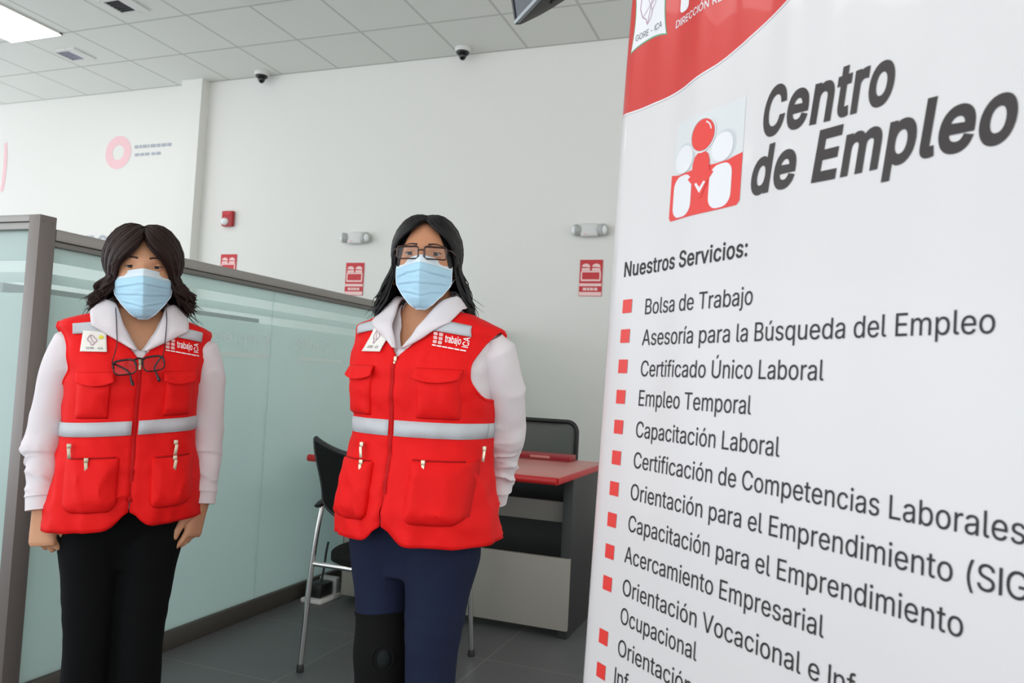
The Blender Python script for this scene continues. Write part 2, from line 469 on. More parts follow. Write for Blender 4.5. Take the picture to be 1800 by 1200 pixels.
# ------------------------------------------------------------------ lettering
GLYPHS = """ 188|
(273|89,207 92,264 101,324 114,384 132,441 153,494 177,539 236,539 212,485 191,428 174,370 161,313 154,258 151,207 153,161 160,115 172,67 188,16 236,-96 177,-96 139,-22 111,55 95,131
)273|37,-96 64,-37 86,18 102,68 113,116 120,162 122,207 119,258 112,313 99,370 82,428 62,485 37,539 97,539 120,494 142,441 159,384 173,323 181,264 184,207 182,156 174,104 161,53 134,-23 97,-96
-453|337,244 337,188 114,188 114,244
:188|95,-4 78,-1 63,9 53,24 50,41 53,59 63,73 78,83 95,87 113,83 128,73 138,59 141,41 138,24 128,9 113,-1|95,271 78,274 63,284 53,299 50,316 53,334 63,349 78,358 95,362 113,358 128,349 138,334 141,316 138,299 128,284 113,274
A480|16,0 201,509 276,509 463,0 395,0 287,302 264,372 232,478 245,478 213,371 191,302 85,0|110,142 110,199 370,199 370,142
B456|60,0 60,509 241,509 290,504 329,491 359,470 381,442 394,410 398,374 395,344 387,320 373,301 356,286 337,275 315,267 315,262 339,257 363,245 385,227 402,203 414,173 418,136 414,100 400,67 386,48 367,31 344,18 301,4 247,0|125,57 245,57 281,60 309,67 330,80 344,96 352,115 355,137 352,162 342,184 327,203 306,218 280,228 248,231 125,231|125,285 238,285 264,288 288,296 308,309 323,326 333,348 336,372 333,394 326,413 313,429 294,442 270,449 240,452 125,452
C510|267,-7 225,-3 186,7 150,25 118,49 92,79 70,115 53,157 43,203 40,254 43,305 53,352 70,393 92,429 118,459 150,484 186,502 225,512 267,516 305,513 340,504 373,490 402,471 427,447 448,418 463,385 473,348 408,348 400,373 389,395 375,413 357,428 338,440 315,449 292,454 267,456 237,453 209,445 184,432 161,414 141,392 125,364 113,332 106,295 103,254 106,213 113,177 125,145 141,117 161,94 184,76 210,63 237,56 267,53 292,55 315,60 338,69 357,81 375,96 389,114 400,136 408,160 473,160 464,124 448,91 428,62 402,38 373,18 341,5 305,-4
D502|219,0 96,0 96,57 215,57 254,60 288,68 318,81 343,99 363,122 379,149 394,198 399,255 394,312 379,361 364,388 344,410 320,428 291,441 258,449 221,452 93,452 93,509 225,509 272,506 315,495 353,478 385,455 412,426 433,391 449,351 459,305 462,255 459,205 449,159 433,119 411,84 384,54 351,31 312,14 268,3|125,509 125,0 60,0 60,509
E419|60,0 60,509 372,509 372,452 125,452 125,286 355,286 355,229 125,229 125,57 375,57 375,0
G520|269,-7 225,-3 185,7 149,25 117,49 91,80 69,116 53,157 43,203 40,254 43,305 53,352 69,393 91,429 117,459 149,484 184,502 223,512 265,516 304,513 340,504 374,489 403,469 429,445 449,416 464,384 474,349 408,349 399,372 387,393 373,411 356,427 337,439 315,448 291,454 265,456 236,453 209,445 183,432 160,414 141,392 125,364 113,332 106,295 103,254 106,213 113,177 125,145 141,117 161,94 184,76 210,63 238,56 269,53 309,58 345,71 374,93 396,123 410,160 415,202 434,199 283,199 283,256 478,256 478,200 475,160 466,124 451,91 431,62 406,38 377,19 344,5 308,-4
I150|42,0 108,0 108,509 42,509
L393|60,0 60,509 125,509 125,57 361,57 361,0
M628|60,0 60,509 152,509 277,187 287,159 299,123 311,84 322,49 307,49 318,83 330,121 342,158 352,187 476,509 568,509 568,0 504,0 504,327 507,457 513,457 498,409 482,363 467,322 456,291 342,0 286,0 170,291 159,321 145,361 129,408 112,457 119,457 122,328 122,0
N523|60,0 60,509 136,509 343,183 363,151 388,107 414,55 405,54 401,108 399,157 399,509 463,509 463,0 387,0 202,290 177,331 148,381 108,452 119,454 122,384 124,328 125,291 125,0
O533|267,-7 225,-3 186,7 150,25 119,49 92,79 70,115 53,157 43,203 40,254 43,305 53,352 70,393 92,429 119,459 150,484 186,502 225,512 267,516 309,512 348,502 384,484 415,459 442,429 464,393 480,352 490,305 493,254 490,203 480,157 464,115 442,79 415,49 384,25 348,7 309,-3|267,53 296,56 324,63 349,76 372,94 392,116 408,144 420,176 428,213 430,254 428,296 420,333 408,365 392,392 372,415 349,433 324,446 296,453 267,456 237,453 210,446 184,433 161,415 141,392 125,364 113,332 106,295 103,254 106,213 113,176 125,144 141,117 161,94 184,76 210,63 237,56
R449|60,0 60,509 236,509 289,504 333,489 357,474 376,455 390,433 404,395 409,352 404,309 390,271 376,250 357,232 333,217 289,203 236,198 96,198 96,255 234,255 269,258 298,267 319,281 334,300 342,324 345,352 342,380 334,405 319,425 298,440 269,449 233,452 125,452 125,0|353,0 230,229 303,229 428,0
S447|224,-9 172,-4 128,9 102,23 81,40 64,60 46,96 38,137 104,137 110,110 123,88 142,71 166,59 194,51 224,49 257,52 286,60 310,74 329,92 342,114 346,139 342,161 332,179 316,193 296,205 245,222 184,239 145,253 112,269 86,289 67,313 56,341 52,372 55,400 62,425 75,448 102,476 138,498 180,512 227,516 274,512 316,498 351,476 377,449 394,415 401,378 337,378 332,401 320,421 302,437 280,449 254,456 225,459 194,456 167,448 145,435 129,418 119,398 115,376 119,352 131,334 148,319 169,308 212,293 264,279 312,264 359,238 378,220 395,198 405,171 408,139 406,112 398,87 386,64 370,43 349,25 323,11 278,-4
T449|32,452 32,509 417,509 417,452 257,452 257,0 193,0 193,452
U517|259,-8 221,-5 186,2 154,15 126,33 103,55 85,80 71,108 63,139 60,173 60,509 124,509 124,178 128,144 141,113 161,88 187,68 220,56 259,52 298,56 331,68 357,88 377,113 389,144 393,178 393,509 457,509 457,173 454,139 446,108 433,80 414,55 391,33 363,15 332,2 297,-5
V480|204,0 16,509 84,509 192,206 215,137 248,31 235,31 267,138 290,206 395,509 463,509 278,0
Z438|42,0 42,46 273,385 306,431 341,476 348,454 285,452 40,452 40,509 397,509 397,462 169,129 134,81 97,33 90,54 152,57 399,57 399,0
a389|160,-9 126,-5 94,5 68,22 48,45 34,74 30,108 34,138 43,161 58,179 78,193 100,204 125,211 178,220 234,227 252,230 265,235 273,243 276,255 276,257 274,278 267,297 256,311 240,322 220,329 196,331 171,329 149,322 132,313 118,301 100,274 41,291 57,322 79,346 104,364 133,375 163,382 194,384 216,383 239,379 263,372 286,360 306,343 322,320 333,290 337,251 337,0 277,0 277,52 272,52 264,38 252,25 236,12 215,1 190,-6|170,45 202,49 228,59 248,74 263,93 272,115 276,138 276,190 270,186 259,182 231,176 200,171 175,168 134,159 117,150 103,139 95,124 92,105 94,87 102,72 114,60 130,52 149,47
b424|229,-8 198,-5 172,4 153,17 138,31 118,59 112,59 112,0 53,0 53,509 114,509 114,319 118,319 137,346 152,360 171,373 197,382 229,384 260,381 288,374 313,361 335,343 354,320 370,293 385,245 390,189 385,133 370,84 354,57 335,34 313,16 288,3 260,-5|220,47 252,52 279,66 300,88 316,117 325,151 328,189 325,227 316,261 301,289 280,311 253,325 220,330 188,326 161,312 140,291 125,263 116,229 113,189 116,149 125,115 140,87 162,65 188,52
c396|207,-8 174,-5 144,3 117,16 93,35 73,58 56,85 44,116 36,150 34,187 36,225 44,260 56,291 73,318 93,341 117,360 144,373 174,381 207,384 234,382 260,377 284,368 305,356 324,340 340,322 353,301 362,277 303,262 290,289 270,311 257,319 242,325 207,330 173,325 145,310 124,287 108,258 99,224 96,187 99,151 108,117 124,88 145,66 173,51 207,46 226,48 243,52 271,66 292,89 304,117 363,102 354,78 341,56 325,37 306,21 285,8 261,-1 235,-6
d424|195,-8 165,-5 137,3 111,16 89,34 70,57 55,84 39,133 34,189 39,245 55,293 71,320 90,343 112,361 137,374 165,381 196,384 228,382 253,373 273,360 287,346 306,319 311,319 311,509 372,509 372,0 313,0 313,59 307,59 287,31 272,17 252,4 227,-5|205,47 236,52 263,65 284,87 299,115 309,149 312,189 309,229 300,263 284,291 263,312 237,326 205,330 172,325 145,311 124,289 108,261 99,227 96,189 99,151 109,117 124,88 145,66 172,52
e404|212,-8 177,-5 145,3 117,16 92,35 72,58 56,85 44,116 36,150 34,187 39,242 55,290 71,317 91,340 115,359 142,373 172,381 205,384 236,382 266,374 294,360 319,341 341,315 357,282 367,242 371,194 371,169 75,169 75,221 338,221 310,202 307,237 298,269 283,294 263,314 237,326 205,330 173,326 146,313 125,294 109,270 99,241 96,211 96,178 100,139 110,106 128,80 151,61 179,50 212,46 234,48 254,53 271,61 285,73 297,88 306,105 365,91 353,63 335,39 311,19 283,4 249,-5
f254|228,379 228,327 6,327 6,379|81,0 81,432 85,461 96,486 113,505 135,519 161,527 187,530 222,527 243,521 227,468 215,472 195,474 171,470 154,460 145,443 142,419 142,0
g425|207,-151 168,-148 134,-140 105,-127 82,-110 64,-91 51,-69 101,-41 122,-66 136,-78 154,-88 178,-95 207,-97 236,-95 261,-87 282,-75 298,-57 308,-34 311,-6 311,68 306,68 287,41 272,28 252,16 227,8 195,5 165,7 138,15 113,27 90,43 71,64 55,90 43,120 36,154 34,191 39,246 55,293 71,320 90,343 112,361 138,374 166,381 196,384 228,382 253,373 273,360 288,346 308,319 313,319 313,379 372,379 372,-9 370,-40 362,-67 350,-90 324,-117 291,-136 251,-147|205,59 237,63 264,75 285,95 300,121 309,154 312,193 309,231 300,264 285,291 264,312 237,326 205,330 172,326 145,312 124,290 109,262 99,230 96,193 99,155 109,123 124,96 145,76 172,63
h410|114,227 114,0 53,0 53,509 114,509 114,287 102,287 116,319 132,344 152,362 175,374 200,382 227,384 264,380 295,369 321,349 341,321 353,285 357,240 357,0 296,0 296,235 293,263 286,286 273,304 256,318 235,326 210,329 184,326 161,317 141,303 126,283 117,257
i167|53,0 53,379 114,379 114,0|84,443 68,446 54,455 44,468 41,483 44,499 54,512 68,521 84,524 100,521 114,512 123,499 126,483 123,468 114,455 100,446
j167|53,379 114,379 114,-30 111,-62 102,-90 86,-112 65,-129 37,-139 4,-143 -10,-143 -10,-87 2,-87 25,-83 40,-72 50,-54 53,-29|83,443 67,446 53,455 44,468 41,483 44,499 53,512 67,521 83,524 100,521 114,512 123,499 126,483 123,468 114,455 100,446
k381|110,137 110,212 121,212 284,379 360,379 184,199 177,199|53,0 53,509 114,509 114,0|294,0 148,186 191,229 372,0
l189|139,-2 112,0 91,8 74,20 62,37 55,59 53,84 53,509 114,509 114,99 116,76 120,62 130,54 146,52 160,53 170,54 181,3 162,-1
m610|53,0 53,379 112,379 112,295 108,295 118,323 132,346 151,363 172,376 195,384 219,386 245,383 268,375 287,361 303,342 314,320 321,295 312,295 322,320 337,343 357,361 381,375 408,383 437,386 468,382 497,372 522,354 541,328 553,296 557,255 557,0 496,0 496,254 493,279 486,298 473,313 448,326 419,330 395,328 374,320 358,307 345,290 338,270 335,247 335,0 274,0 274,260 269,288 253,311 229,325 199,330 178,328 158,320 140,307 126,289 117,266 114,238 114,0
n410|114,227 114,0 53,0 53,379 112,379 112,287 102,287 116,319 132,344 152,362 175,374 200,382 227,384 264,380 295,369 321,349 341,321 353,285 357,240 357,0 296,0 296,235 293,263 286,286 273,304 256,318 235,326 210,329 184,326 161,317 141,303 126,283 117,257
o415|207,-8 174,-5 144,3 117,16 93,35 73,58 56,85 44,116 36,150 34,187 36,225 44,260 56,291 73,318 93,341 117,360 144,373 174,381 207,384 241,381 271,373 299,360 323,341 343,318 359,291 371,260 379,225 381,187 379,150 371,116 359,85 343,58 323,35 299,16 271,3 241,-5|207,46 242,51 270,66 292,88 307,117 316,151 319,187 316,224 307,258 292,287 270,310 242,325 207,330 173,325 145,310 124,287 108,258 99,224 96,187 99,151 108,117 124,88 145,66 173,51
p424|53,-143 53,379 112,379 112,319 118,319 137,346 152,360 171,373 197,382 229,384 260,381 288,374 313,361 335,343 354,320 370,293 385,245 390,189 385,133 370,84 354,57 335,34 313,16 288,3 260,-5 229,-8 198,-5 173,4 153,17 138,31 118,59 114,59 114,-143|220,47 252,52 279,66 300,88 316,117 325,151 328,189 325,227 316,261 301,289 280,311 253,325 220,330 188,326 161,312 140,291 125,263 116,229 113,189 116,149 125,115 140,87 162,65 188,52
q424|372,-143 311,-143 311,59 306,59 287,31 272,17 252,4 227,-5 195,-8 165,-5 137,3 111,16 89,34 70,57 55,84 39,133 34,189 39,245 55,293 71,320 90,343 112,361 137,374 165,381 196,384 228,382 253,373 273,360 287,346 307,319 313,319 313,379 372,379|205,47 236,52 263,65 284,87 299,115 309,149 312,189 309,229 300,263 284,291 263,312 237,326 205,330 172,325 145,311 124,289 108,261 99,227 96,189 99,151 109,117 124,88 145,66 172,52
r259|53,0 53,379 112,379 112,321 115,321 130,347 152,367 181,380 213,385 229,384 243,384 243,322 230,324 207,326 182,323 159,315 140,301 126,284 117,262 114,237 114,0
s365|182,-8 145,-5 112,3 84,18 62,38 46,63 36,94 94,107 105,79 124,60 150,49 181,45 217,49 244,62 257,74 265,88 268,103 264,121 254,136 237,147 212,155 149,170 104,186 72,208 58,227 50,249 47,274 52,305 65,332 87,354 115,370 149,381 187,384 223,381 254,372 279,358 299,339 314,316 324,290 268,277 258,298 243,316 220,329 187,333 156,329 131,317 114,299 109,277 113,258 124,243 144,232 172,223 229,209 261,199 287,187 306,171 320,153 328,131 331,107 326,75 312,47 290,24 260,6 223,-4
t227|204,379 204,327 6,327 6,379|65,471 126,471 126,98 128,76 136,61 150,53 170,50 185,51 202,54 213,2 192,-3 168,-4 138,-1 113,7 92,21 77,40 68,64 65,93
u410|182,-5 146,-1 115,11 89,30 69,59 57,95 53,139 53,379 114,379 114,144 116,116 124,93 137,75 154,61 175,53 200,50 226,53 249,62 269,76 283,97 293,122 296,153 296,379 357,379 357,0 298,0 298,92 307,92 294,60 277,35 257,17 234,5 209,-3
v389|163,0 17,379 84,379 165,155 187,87 206,21 184,21 203,87 224,155 305,379 371,379 226,0
z380|42,0 42,46 254,320 254,323 48,323 48,379 333,379 333,331 126,60 126,56 339,56 339,0
Ó533|267,-7 225,-3 186,7 150,25 119,49 92,79 70,115 53,157 43,203 40,254 43,305 53,352 70,393 92,429 119,459 150,484 186,502 225,512 267,516 309,512 348,502 384,484 415,459 442,429 464,393 480,352 490,305 493,254 490,203 480,157 464,115 442,79 415,49 384,25 348,7 309,-3|267,53 296,56 324,63 349,76 372,94 392,116 408,144 420,176 428,213 430,254 428,296 420,333 408,365 392,392 372,415 349,433 324,446 296,453 267,456 237,453 210,446 184,433 161,415 141,392 125,364 113,332 106,295 103,254 106,213 113,176 125,144 141,117 161,94 184,76 210,63 237,56|240,558 288,659 356,659 290,558
Ú517|259,-8 221,-5 186,2 154,15 126,33 103,55 85,80 71,108 63,139 60,173 60,509 124,509 124,178 128,144 141,113 161,88 187,68 220,56 259,52 298,56 331,68 357,88 377,113 389,144 393,178 393,509 457,509 457,173 454,139 446,108 433,80 414,55 391,33 363,15 332,2 297,-5|232,558 280,659 348,659 282,558
í167|53,0 53,379 114,379 114,0|57,429 104,529 173,529 107,429
ó415|207,-8 174,-5 144,3 117,16 93,35 73,58 56,85 44,116 36,150 34,187 36,225 44,260 56,291 73,318 93,341 117,360 144,373 174,381 207,384 241,381 271,373 299,360 323,341 343,318 359,291 371,260 379,225 381,187 379,150 371,116 359,85 343,58 323,35 299,16 271,3 241,-5|207,46 242,51 270,66 292,88 307,117 316,151 319,187 316,224 307,258 292,287 270,310 242,325 207,330 173,325 145,310 124,287 108,258 99,224 96,187 99,151 108,117 124,88 145,66 173,51|181,429 228,529 297,529 231,429
ú410|182,-5 146,-1 115,11 89,30 69,59 57,95 53,139 53,379 114,379 114,144 116,116 124,93 137,75 154,61 175,53 200,50 226,53 249,62 269,76 283,97 293,122 296,153 296,379 357,379 357,0 298,0 298,92 307,92 294,60 277,35 257,17 234,5 209,-3|178,429 226,529 294,529 228,429"""
GL = {}
for ln in GLYPHS.split('\n'):
    a = ln[1:].split('|')
    GL[ln[0]] = (int(a[0]), [[tuple(map(int, p.split(','))) for p in c.split()] for c in a[1:] if c])
CAP = 509.0

def winding(p, polys):
    wn = 0
    for c in polys:
        for i in range(len(c)):
            a, b = c[i - 1], c[i]
            if a[1] <= p[1]:
                if b[1] > p[1] and (b[0] - a[0]) * (p[1] - a[1]) - (p[0] - a[0]) * (b[1] - a[1]) > 0:
                    wn += 1
            elif b[1] <= p[1] and (b[0] - a[0]) * (p[1] - a[1]) - (p[0] - a[0]) * (b[1] - a[1]) < 0:
                wn -= 1
    return wn

def tri2d(polys, step=None):
    """triangulate the union of closed outlines (non-zero winding); optional inner points so that the result can bend"""
    vs, es = [], []
    for c in polys:
        o = len(vs)
        q = []
        for i in range(len(c)):
            a, b = c[i], c[(i + 1) % len(c)]
            L = math.hypot(b[0] - a[0], b[1] - a[1])
            k = max(1, int(L / step)) if step else 1
            q += [(a[0] + (b[0] - a[0]) * j / k, a[1] + (b[1] - a[1]) * j / k) for j in range(k)]
        vs += q
        es += [(o + i, o + (i + 1) % len(q)) for i in range(len(q))]
    if step:
        xs = [p[0] for p in vs]; ys = [p[1] for p in vs]
        x = min(xs) + step * .37
        while x < max(xs):
            y = min(ys) + step * .41
            while y < max(ys):
                if winding((x, y), polys):
                    vs.append((x, y))
                y += step
            x += step
    r = geometry.delaunay_2d_cdt([Vector(p) for p in vs], es, [], 0, 1e-7)
    V, F = r[0], r[2]
    out = []
    for f in F:
        cx = sum(V[i][0] for i in f) / 3
        cy = sum(V[i][1] for i in f) / 3
        if winding((cx, cy), polys):
            out.append(tuple(f))
    return [tuple(p) for p in V], out

def glyph(ch, bold=0):
    adv, cs = GL[ch]
    if not bold:
        return adv, cs
    out = []
    sg = sum(c[i - 1][0] * c[i][1] - c[i][0] * c[i - 1][1] for c in cs for i in range(len(c)))
    sgn = 1 if sg > 0 else -1
    for c in cs:
        q = []
        for i in range(len(c)):
            a, p, b = c[i - 1], c[i], c[(i + 1) % len(c)]
            e1 = Vector((p[0] - a[0], p[1] - a[1])); e2 = Vector((b[0] - p[0], b[1] - p[1]))
            if e1.length < 1e-6 or e2.length < 1e-6:
                continue
            e1.normalize(); e2.normalize()
            n = Vector((e1.y + e2.y, -e1.x - e2.x))
            if n.length < .3:
                n = Vector((e1.y, -e1.x)) * 2
            n = n.normalized() * min(1.6, 2 / max(.6, n.length)) * sgn
            q.append((p[0] + n.x * bold, p[1] + n.y * bold))
        out.append(q)
    return adv + bold * 1.2, out

_gc = {}
def text(mb, s, fmap, x0, y0, cap, x1=None, xs=None, bold=0, shear=0, slope=0, align=0):
    """lettering laid on a surface: fmap(x, y) -> point"""
    W = sum(glyph(c, bold)[0] for c in s) / CAP * cap
    k = (x1 - x0) / W if x1 is not None else (xs or 1)
    x = x0 - (W * k * align)
    for ch in s:
        if (ch, bold) not in _gc:
            adv, cs = glyph(ch, bold)
            _gc[(ch, bold)] = (adv, tri2d([[(p[0] / CAP, p[1] / CAP) for p in c] for c in cs]) if cs else ([], []))
        adv, (V, F) = _gc[(ch, bold)]
        pts = []
        for p in V:
            a = x + (p[0] + shear * p[1]) * cap * k
            b = y0 + p[1] * cap
            pts.append(fmap(a, b + slope * (a - x0)))
        mb.add(pts, F)
        x += adv / CAP * cap * k
    return mb

def shape(mb, polys, fmap, step=None):
    V, F = tri2d(polys, step)
    return mb.add([fmap(*p) for p in V], F)

def ell(cx, cy, rx, ry, n=28, a0=0, a1=360):
    return [(cx + rx * math.cos(R(a0 + (a1 - a0) * i / n)), cy + ry * math.sin(R(a0 + (a1 - a0) * i / n))) for i in range(n)]

def rrect(x0, y0, x1, y1, r, n=4):
    out = []
    for cx, cy, a in ((x1 - r, y1 - r, 0), (x0 + r, y1 - r, 90), (x0 + r, y0 + r, 180), (x1 - r, y0 + r, 270)):
        out += [(cx + r * math.cos(R(a + 90 * i / n)), cy + r * math.sin(R(a + 90 * i / n))) for i in range(n + 1)]
    return out

# ================================================================== ROOM
YW, ZC = 6.0, 3.92
struct('floor', MB().box2((-9.5, -1.6, -.1), (3.5, YW + .2, 0)), 'floor')
struct('wall_back', MB().box2((-13, YW, 0), (4.5, YW + .2, ZC + .1)), 'wall')
struct('ceiling', MB().box2((-13, -4.5, ZC), (4.5, YW, ZC + .1)), 'ceiling')
struct('pillar', MB().box2((-5.80, YW - .11, 0), (-5.55, YW, ZC)), 'wall')
struct('baseboard_back', MB().box2((-13, YW - .015, 0), (4.3, YW, .09)), 'kick')

def ceiling_light(x0, y0, lab, wx=.6, wy=1.2):
    t = thing('ceiling_light', lab, 'ceiling light', (x0 + wx / 2, y0 + wy / 2, ZC), 0, 'lit ceiling light panels')
    f = MB()
    for sx in (-1, 1):
        f.box((sx * (wx / 2 - .012), 0, -.006), (.024, wy, .02))
    for sy in (-1, 1):
        f.box((0, sy * (wy / 2 - .012), -.006), (wx, .024, .02))
    f.build('frame', 'white_plastic', t, False)
    MB().box((0, 0, -.014), (wx - .012, wy - .012, .010)).build('diffuser', 'lamp', t, False)
    return t
ceiling_light(-6.64, 3.565, 'bright rectangular ceiling light panel glowing at the upper left corner')
OUTL = 'added ceiling light panel brightening the hall, out of the picture'
for (x, y) in ((-7.2, .2), (-4.1, .4), (-1.6, -2.9), (-4.1, -2.9)):  # unseen panels added to light the hall, placed for their effect
    ceiling_light(x, y, OUTL)

t = thing('ceiling_panel', 'pale unlit ceiling panel cut off by the top edge of the picture', 'ceiling light', (-3.79, 4.13, ZC))
MB().box((0, 0, -.008), (.6, 1.2, .016), bev=.004).build('cover', 'white_plastic', t, False)
MB().box((0, 0, -.017), (.52, 1.12, .004)).build('diffuser', 'ceiling_white', t, False)

def vent(x, y, lab, m):
    t = thing('air_vent', lab, 'vent', (x, y, ZC), 0, 'small ceiling vents')
    f = MB()
    f.box((.09, 0, -.006), (.10, .24, .012)); f.box((-.125, 0, -.006), (.03, .24, .012))
    for sy in (-1, 1):
        f.box((-.035, sy * .105, -.006), (.16, .03, .012))
    f.build('frame', 'white_plastic', t, False)
    g = MB().box((-.035, 0, -.001), (.16, .19, .002))
    for k in range(6):
        g.box((-.035, -.08 + k * .032, -.005), (.15, .004, .008))
    g.build('grille', m, t, False)
vent(-5.06, 4.49, 'small ceiling vent with a dark opening at the top edge of the picture', 'vent_dark')
vent(-6.34, 5.13, 'small ceiling vent with a pale purplish opening beside the lit panel', 'vent_grey')

def dome(x, y, lab):
    t = thing('security_camera', lab, 'camera', (x, y, ZC), 0, 'ceiling dome cameras')
    MB().lathe([(.0, 0), (.066, 0), (.068, -.02), (.060, -.034), (.0, -.034)]).build('base', 'white_plastic', t)
    MB().lathe([(.052, -.030), (.055, -.040), (.050, -.05), (0, -.052)]).build('collar', 'black_plastic', t)
    m = Matrix.Rotation(R(0), 3, 'X')
    MB().sphere((0, 0, -.058), (.034, .034, .046), 20, 12).build('lens_dome', 'cam_glass', t)
dome(-4.86, 5.90, 'small dark dome camera on the ceiling near the white pillar')
dome(-2.78, 5.86, 'small dark dome camera on the ceiling above the woman wearing spectacles')

def wz(z):
    return 1.15 + (z - 1.15) * .909

# fire alarm
t = thing('fire_alarm', 'small red fire alarm strobe high on the white wall by the pillar', 'alarm', (-5.20, YW, wz(2.70)))
MB().box((0, -.022, 0), (.125, .044, .15), bev=.012).build('housing', 'alarm_red', t)
MB().sphere((-.015, -.05, -.03), (.042, .03, .034), 16, 10).build('strobe_lens', 'lens_plastic', t)
MB().box((0, -.046, .045), (.08, .004, .028)).build('sounder_grille', 'sign_red', t)

def emergency(x, z, lab):
    t = thing('emergency_light', lab, 'emergency light', (x, YW, z), 0, 'wall emergency lights')
    MB().box((.02, -.035, 0), (.15, .07, .105), bev=.018).build('housing', 'white_plastic', t)
    for s in (-1, 1):
        m = Matrix.Rotation(R(90), 3, 'Y')
        h = MB()
        h.lathe([(.0, -.028), (.036, -.028), (.046, .0), (.046, .024), (.040, .03)], (0.02 + s * .10, -.05, 0), 20, Matrix.Rotation(R(s * 62), 3, 'Z') @ Matrix.Rotation(R(90), 3, 'X'))
        ho = h.build('lamp_head', 'grey_plastic', t)
        MB().sphere((.02 + s * .118, -.066, -.004), (.026, .026, .036), 14, 8).build('lamp_lens', 'lens_plastic', ho)
    MB().box((-.01, -.072, -.034), (.02, .006, .012)).build('test_button', 'sticker_pink', t)
emergency(-3.79, wz(2.468), 'white emergency light above the red sign, left of the woman with spectacles')
emergency(-1.655, wz(2.498), 'white emergency light half hidden by the banner edge')

def sign(x, z, lab):
    t = thing('safety_sign', lab, 'sign', (x, YW, z), 0, 'red wall signs')
    fm = lambda a, b: (a, -.0075, b)
    MB().box((0, -.003, 0), (.185, .006, .29), bev=.001).build('board', 'sign_red', t, False)
    p = MB()
    for s in (-1, 1):
        shape(p, [ell(s * .042, .088, .034, .026, 16, -10, 190)], fm)
        shape(p, [rrect(s * .042 - .034, .058, s * .042 + .034, .078, .004)], fm)
    shape(p, [[(-.08, .044), (.08, .044), (.08, .056), (-.08, .056)]], fm)
    shape(p, [[(-.082, .044), (-.07, .044), (-.07, -.012), (-.082, -.012)]], fm)
    shape(p, [[(.07, .044), (.082, .044), (.082, -.012), (.07, -.012)]], fm)
    shape(p, [[(-.08, -.012), (.08, -.012), (.08, -.026), (-.08, -.026)]], fm)
    p.build('pictogram', 'sign_white', t, False)
    p = MB()
    shape(p, [[(-.09, -.044), (.09, -.044), (.09, -.066), (-.09, -.066)]], fm)
    for x0, x1 in ((-.06, -.03), (-.025, -.005), (0, .025), (.032, .058)):
        shape(p, [[(x0, -.078), (x1, -.078), (x1, -.1), (x0, -.1)]], fm)
    shape(p, [[(-.09, -.112), (.09, -.112), (.09, -.142), (-.09, -.142)]], fm)
    p.build('caption', 'sign_white', t, False)
sign(-5.175, wz(2.328) - .145, 'red wall sign partly hidden by the partition rail below the fire alarm')
sign(-3.78, wz(2.231) - .145, 'red wall sign just above the partition rail, left of the woman with spectacles')
sign(-1.62, wz(2.246) - .145, 'red wall sign fully in view beside the banner edge')

# wall stickers
t = thing('wall_logo', 'faint pink ring logo with two small grey lines of lettering on the left wall', 'logo', (-6.675, YW, wz(3.50)))
fm = lambda a, b: (a, -.002, b)
ring = MB()
for k in range(9):
    a0 = k * 40
    o = [(.172 * math.cos(R(a0 + i * 8)), .172 * math.sin(R(a0 + i * 8))) for i in range(6)]
    i_ = [(.078 * math.cos(R(a0 + 26 + i * 8)), .078 * math.sin(R(a0 + 26 + i * 8))) for i in range(6)]
    shape(ring, [o + i_[::-1]], fm)
ring.build('ring', 'sticker_pink', t, False)
let = MB()
xx = .215
for wd in (.05, .03, .06, .02, .07, .05, .06, .055):
    shape(let, [rrect(xx, .028, xx + wd, .062, .004)], fm); xx += wd + .012
let.build('lettering', 'sticker_grey', t, False)
let = MB()
xx = .225
for wd in (.06, .05, .06, .0, .05, .06):
    if wd:
        shape(let, [rrect(xx, -.052, xx + wd, -.022, .004)], fm)
    xx += wd + .012
let.build('lettering', 'sticker_grey', t, False)

t = thing('wall_lettering', 'big grey letters on the far wall, mostly hidden behind the partition rail', 'lettering', (-7.04, YW, wz(2.40)))
text(MB(), 'net', fm, 0, 0, .19, x1=.42, bold=14).build('letters', 'sticker_grey', t, False)

t = thing('wall_swoosh', 'faint pink curved mark on the wall at the left edge of the picture', 'logo', (-8.36, YW, wz(3.42)))
pts = [(.05 * math.cos(a) + .0, .30 * math.sin(a)) for a in [R(-70 + i * 14) for i in range(11)]]
shape(MB(), [[(p[0] + .03, p[1]) for p in pts] + [(p[0] * .6, p[1] * .92) for p in pts[::-1]]], fm).build('stroke', 'sticker_pink', t, False)

# ================================================================== PARTITIONS
PX = -2.37
t = thing('glass_partition', 'frosted glass partition panel with a wide grey metal frame at the left edge', 'partition', (PX, 1.876, 0))
f = MB()
f.box2((-.05, -.031, 0), (0, .031, 1.62), bev=.002)
post = f.build('post', 'alu', t)
sc = MB()
for yy in (-.018, .018):
    sc.sphere((.0, yy, 1.60), (.002, .004, .004), 10, 6)
sc.build('screw', 'alu_dark', post)
MB().box2((-1.4, -.031, 1.597), (-.05, .031, 1.62), bev=.002).build('top_rail', 'alu_rail', t)
MB().box2((-1.4, -.027, 1.572), (-.05, .027, 1.595), bev=.002).build('glazing_bead', 'alu_rail', t)
MB().box2((-1.4, -.031, 0), (-.05, .031, .08), bev=.002).build('bottom_rail', 'alu_dark', t)
MB().box2((-1.4, -.005, .078), (-.048, .005, 1.574)).build('glass_pane', 'frosted', t, False)

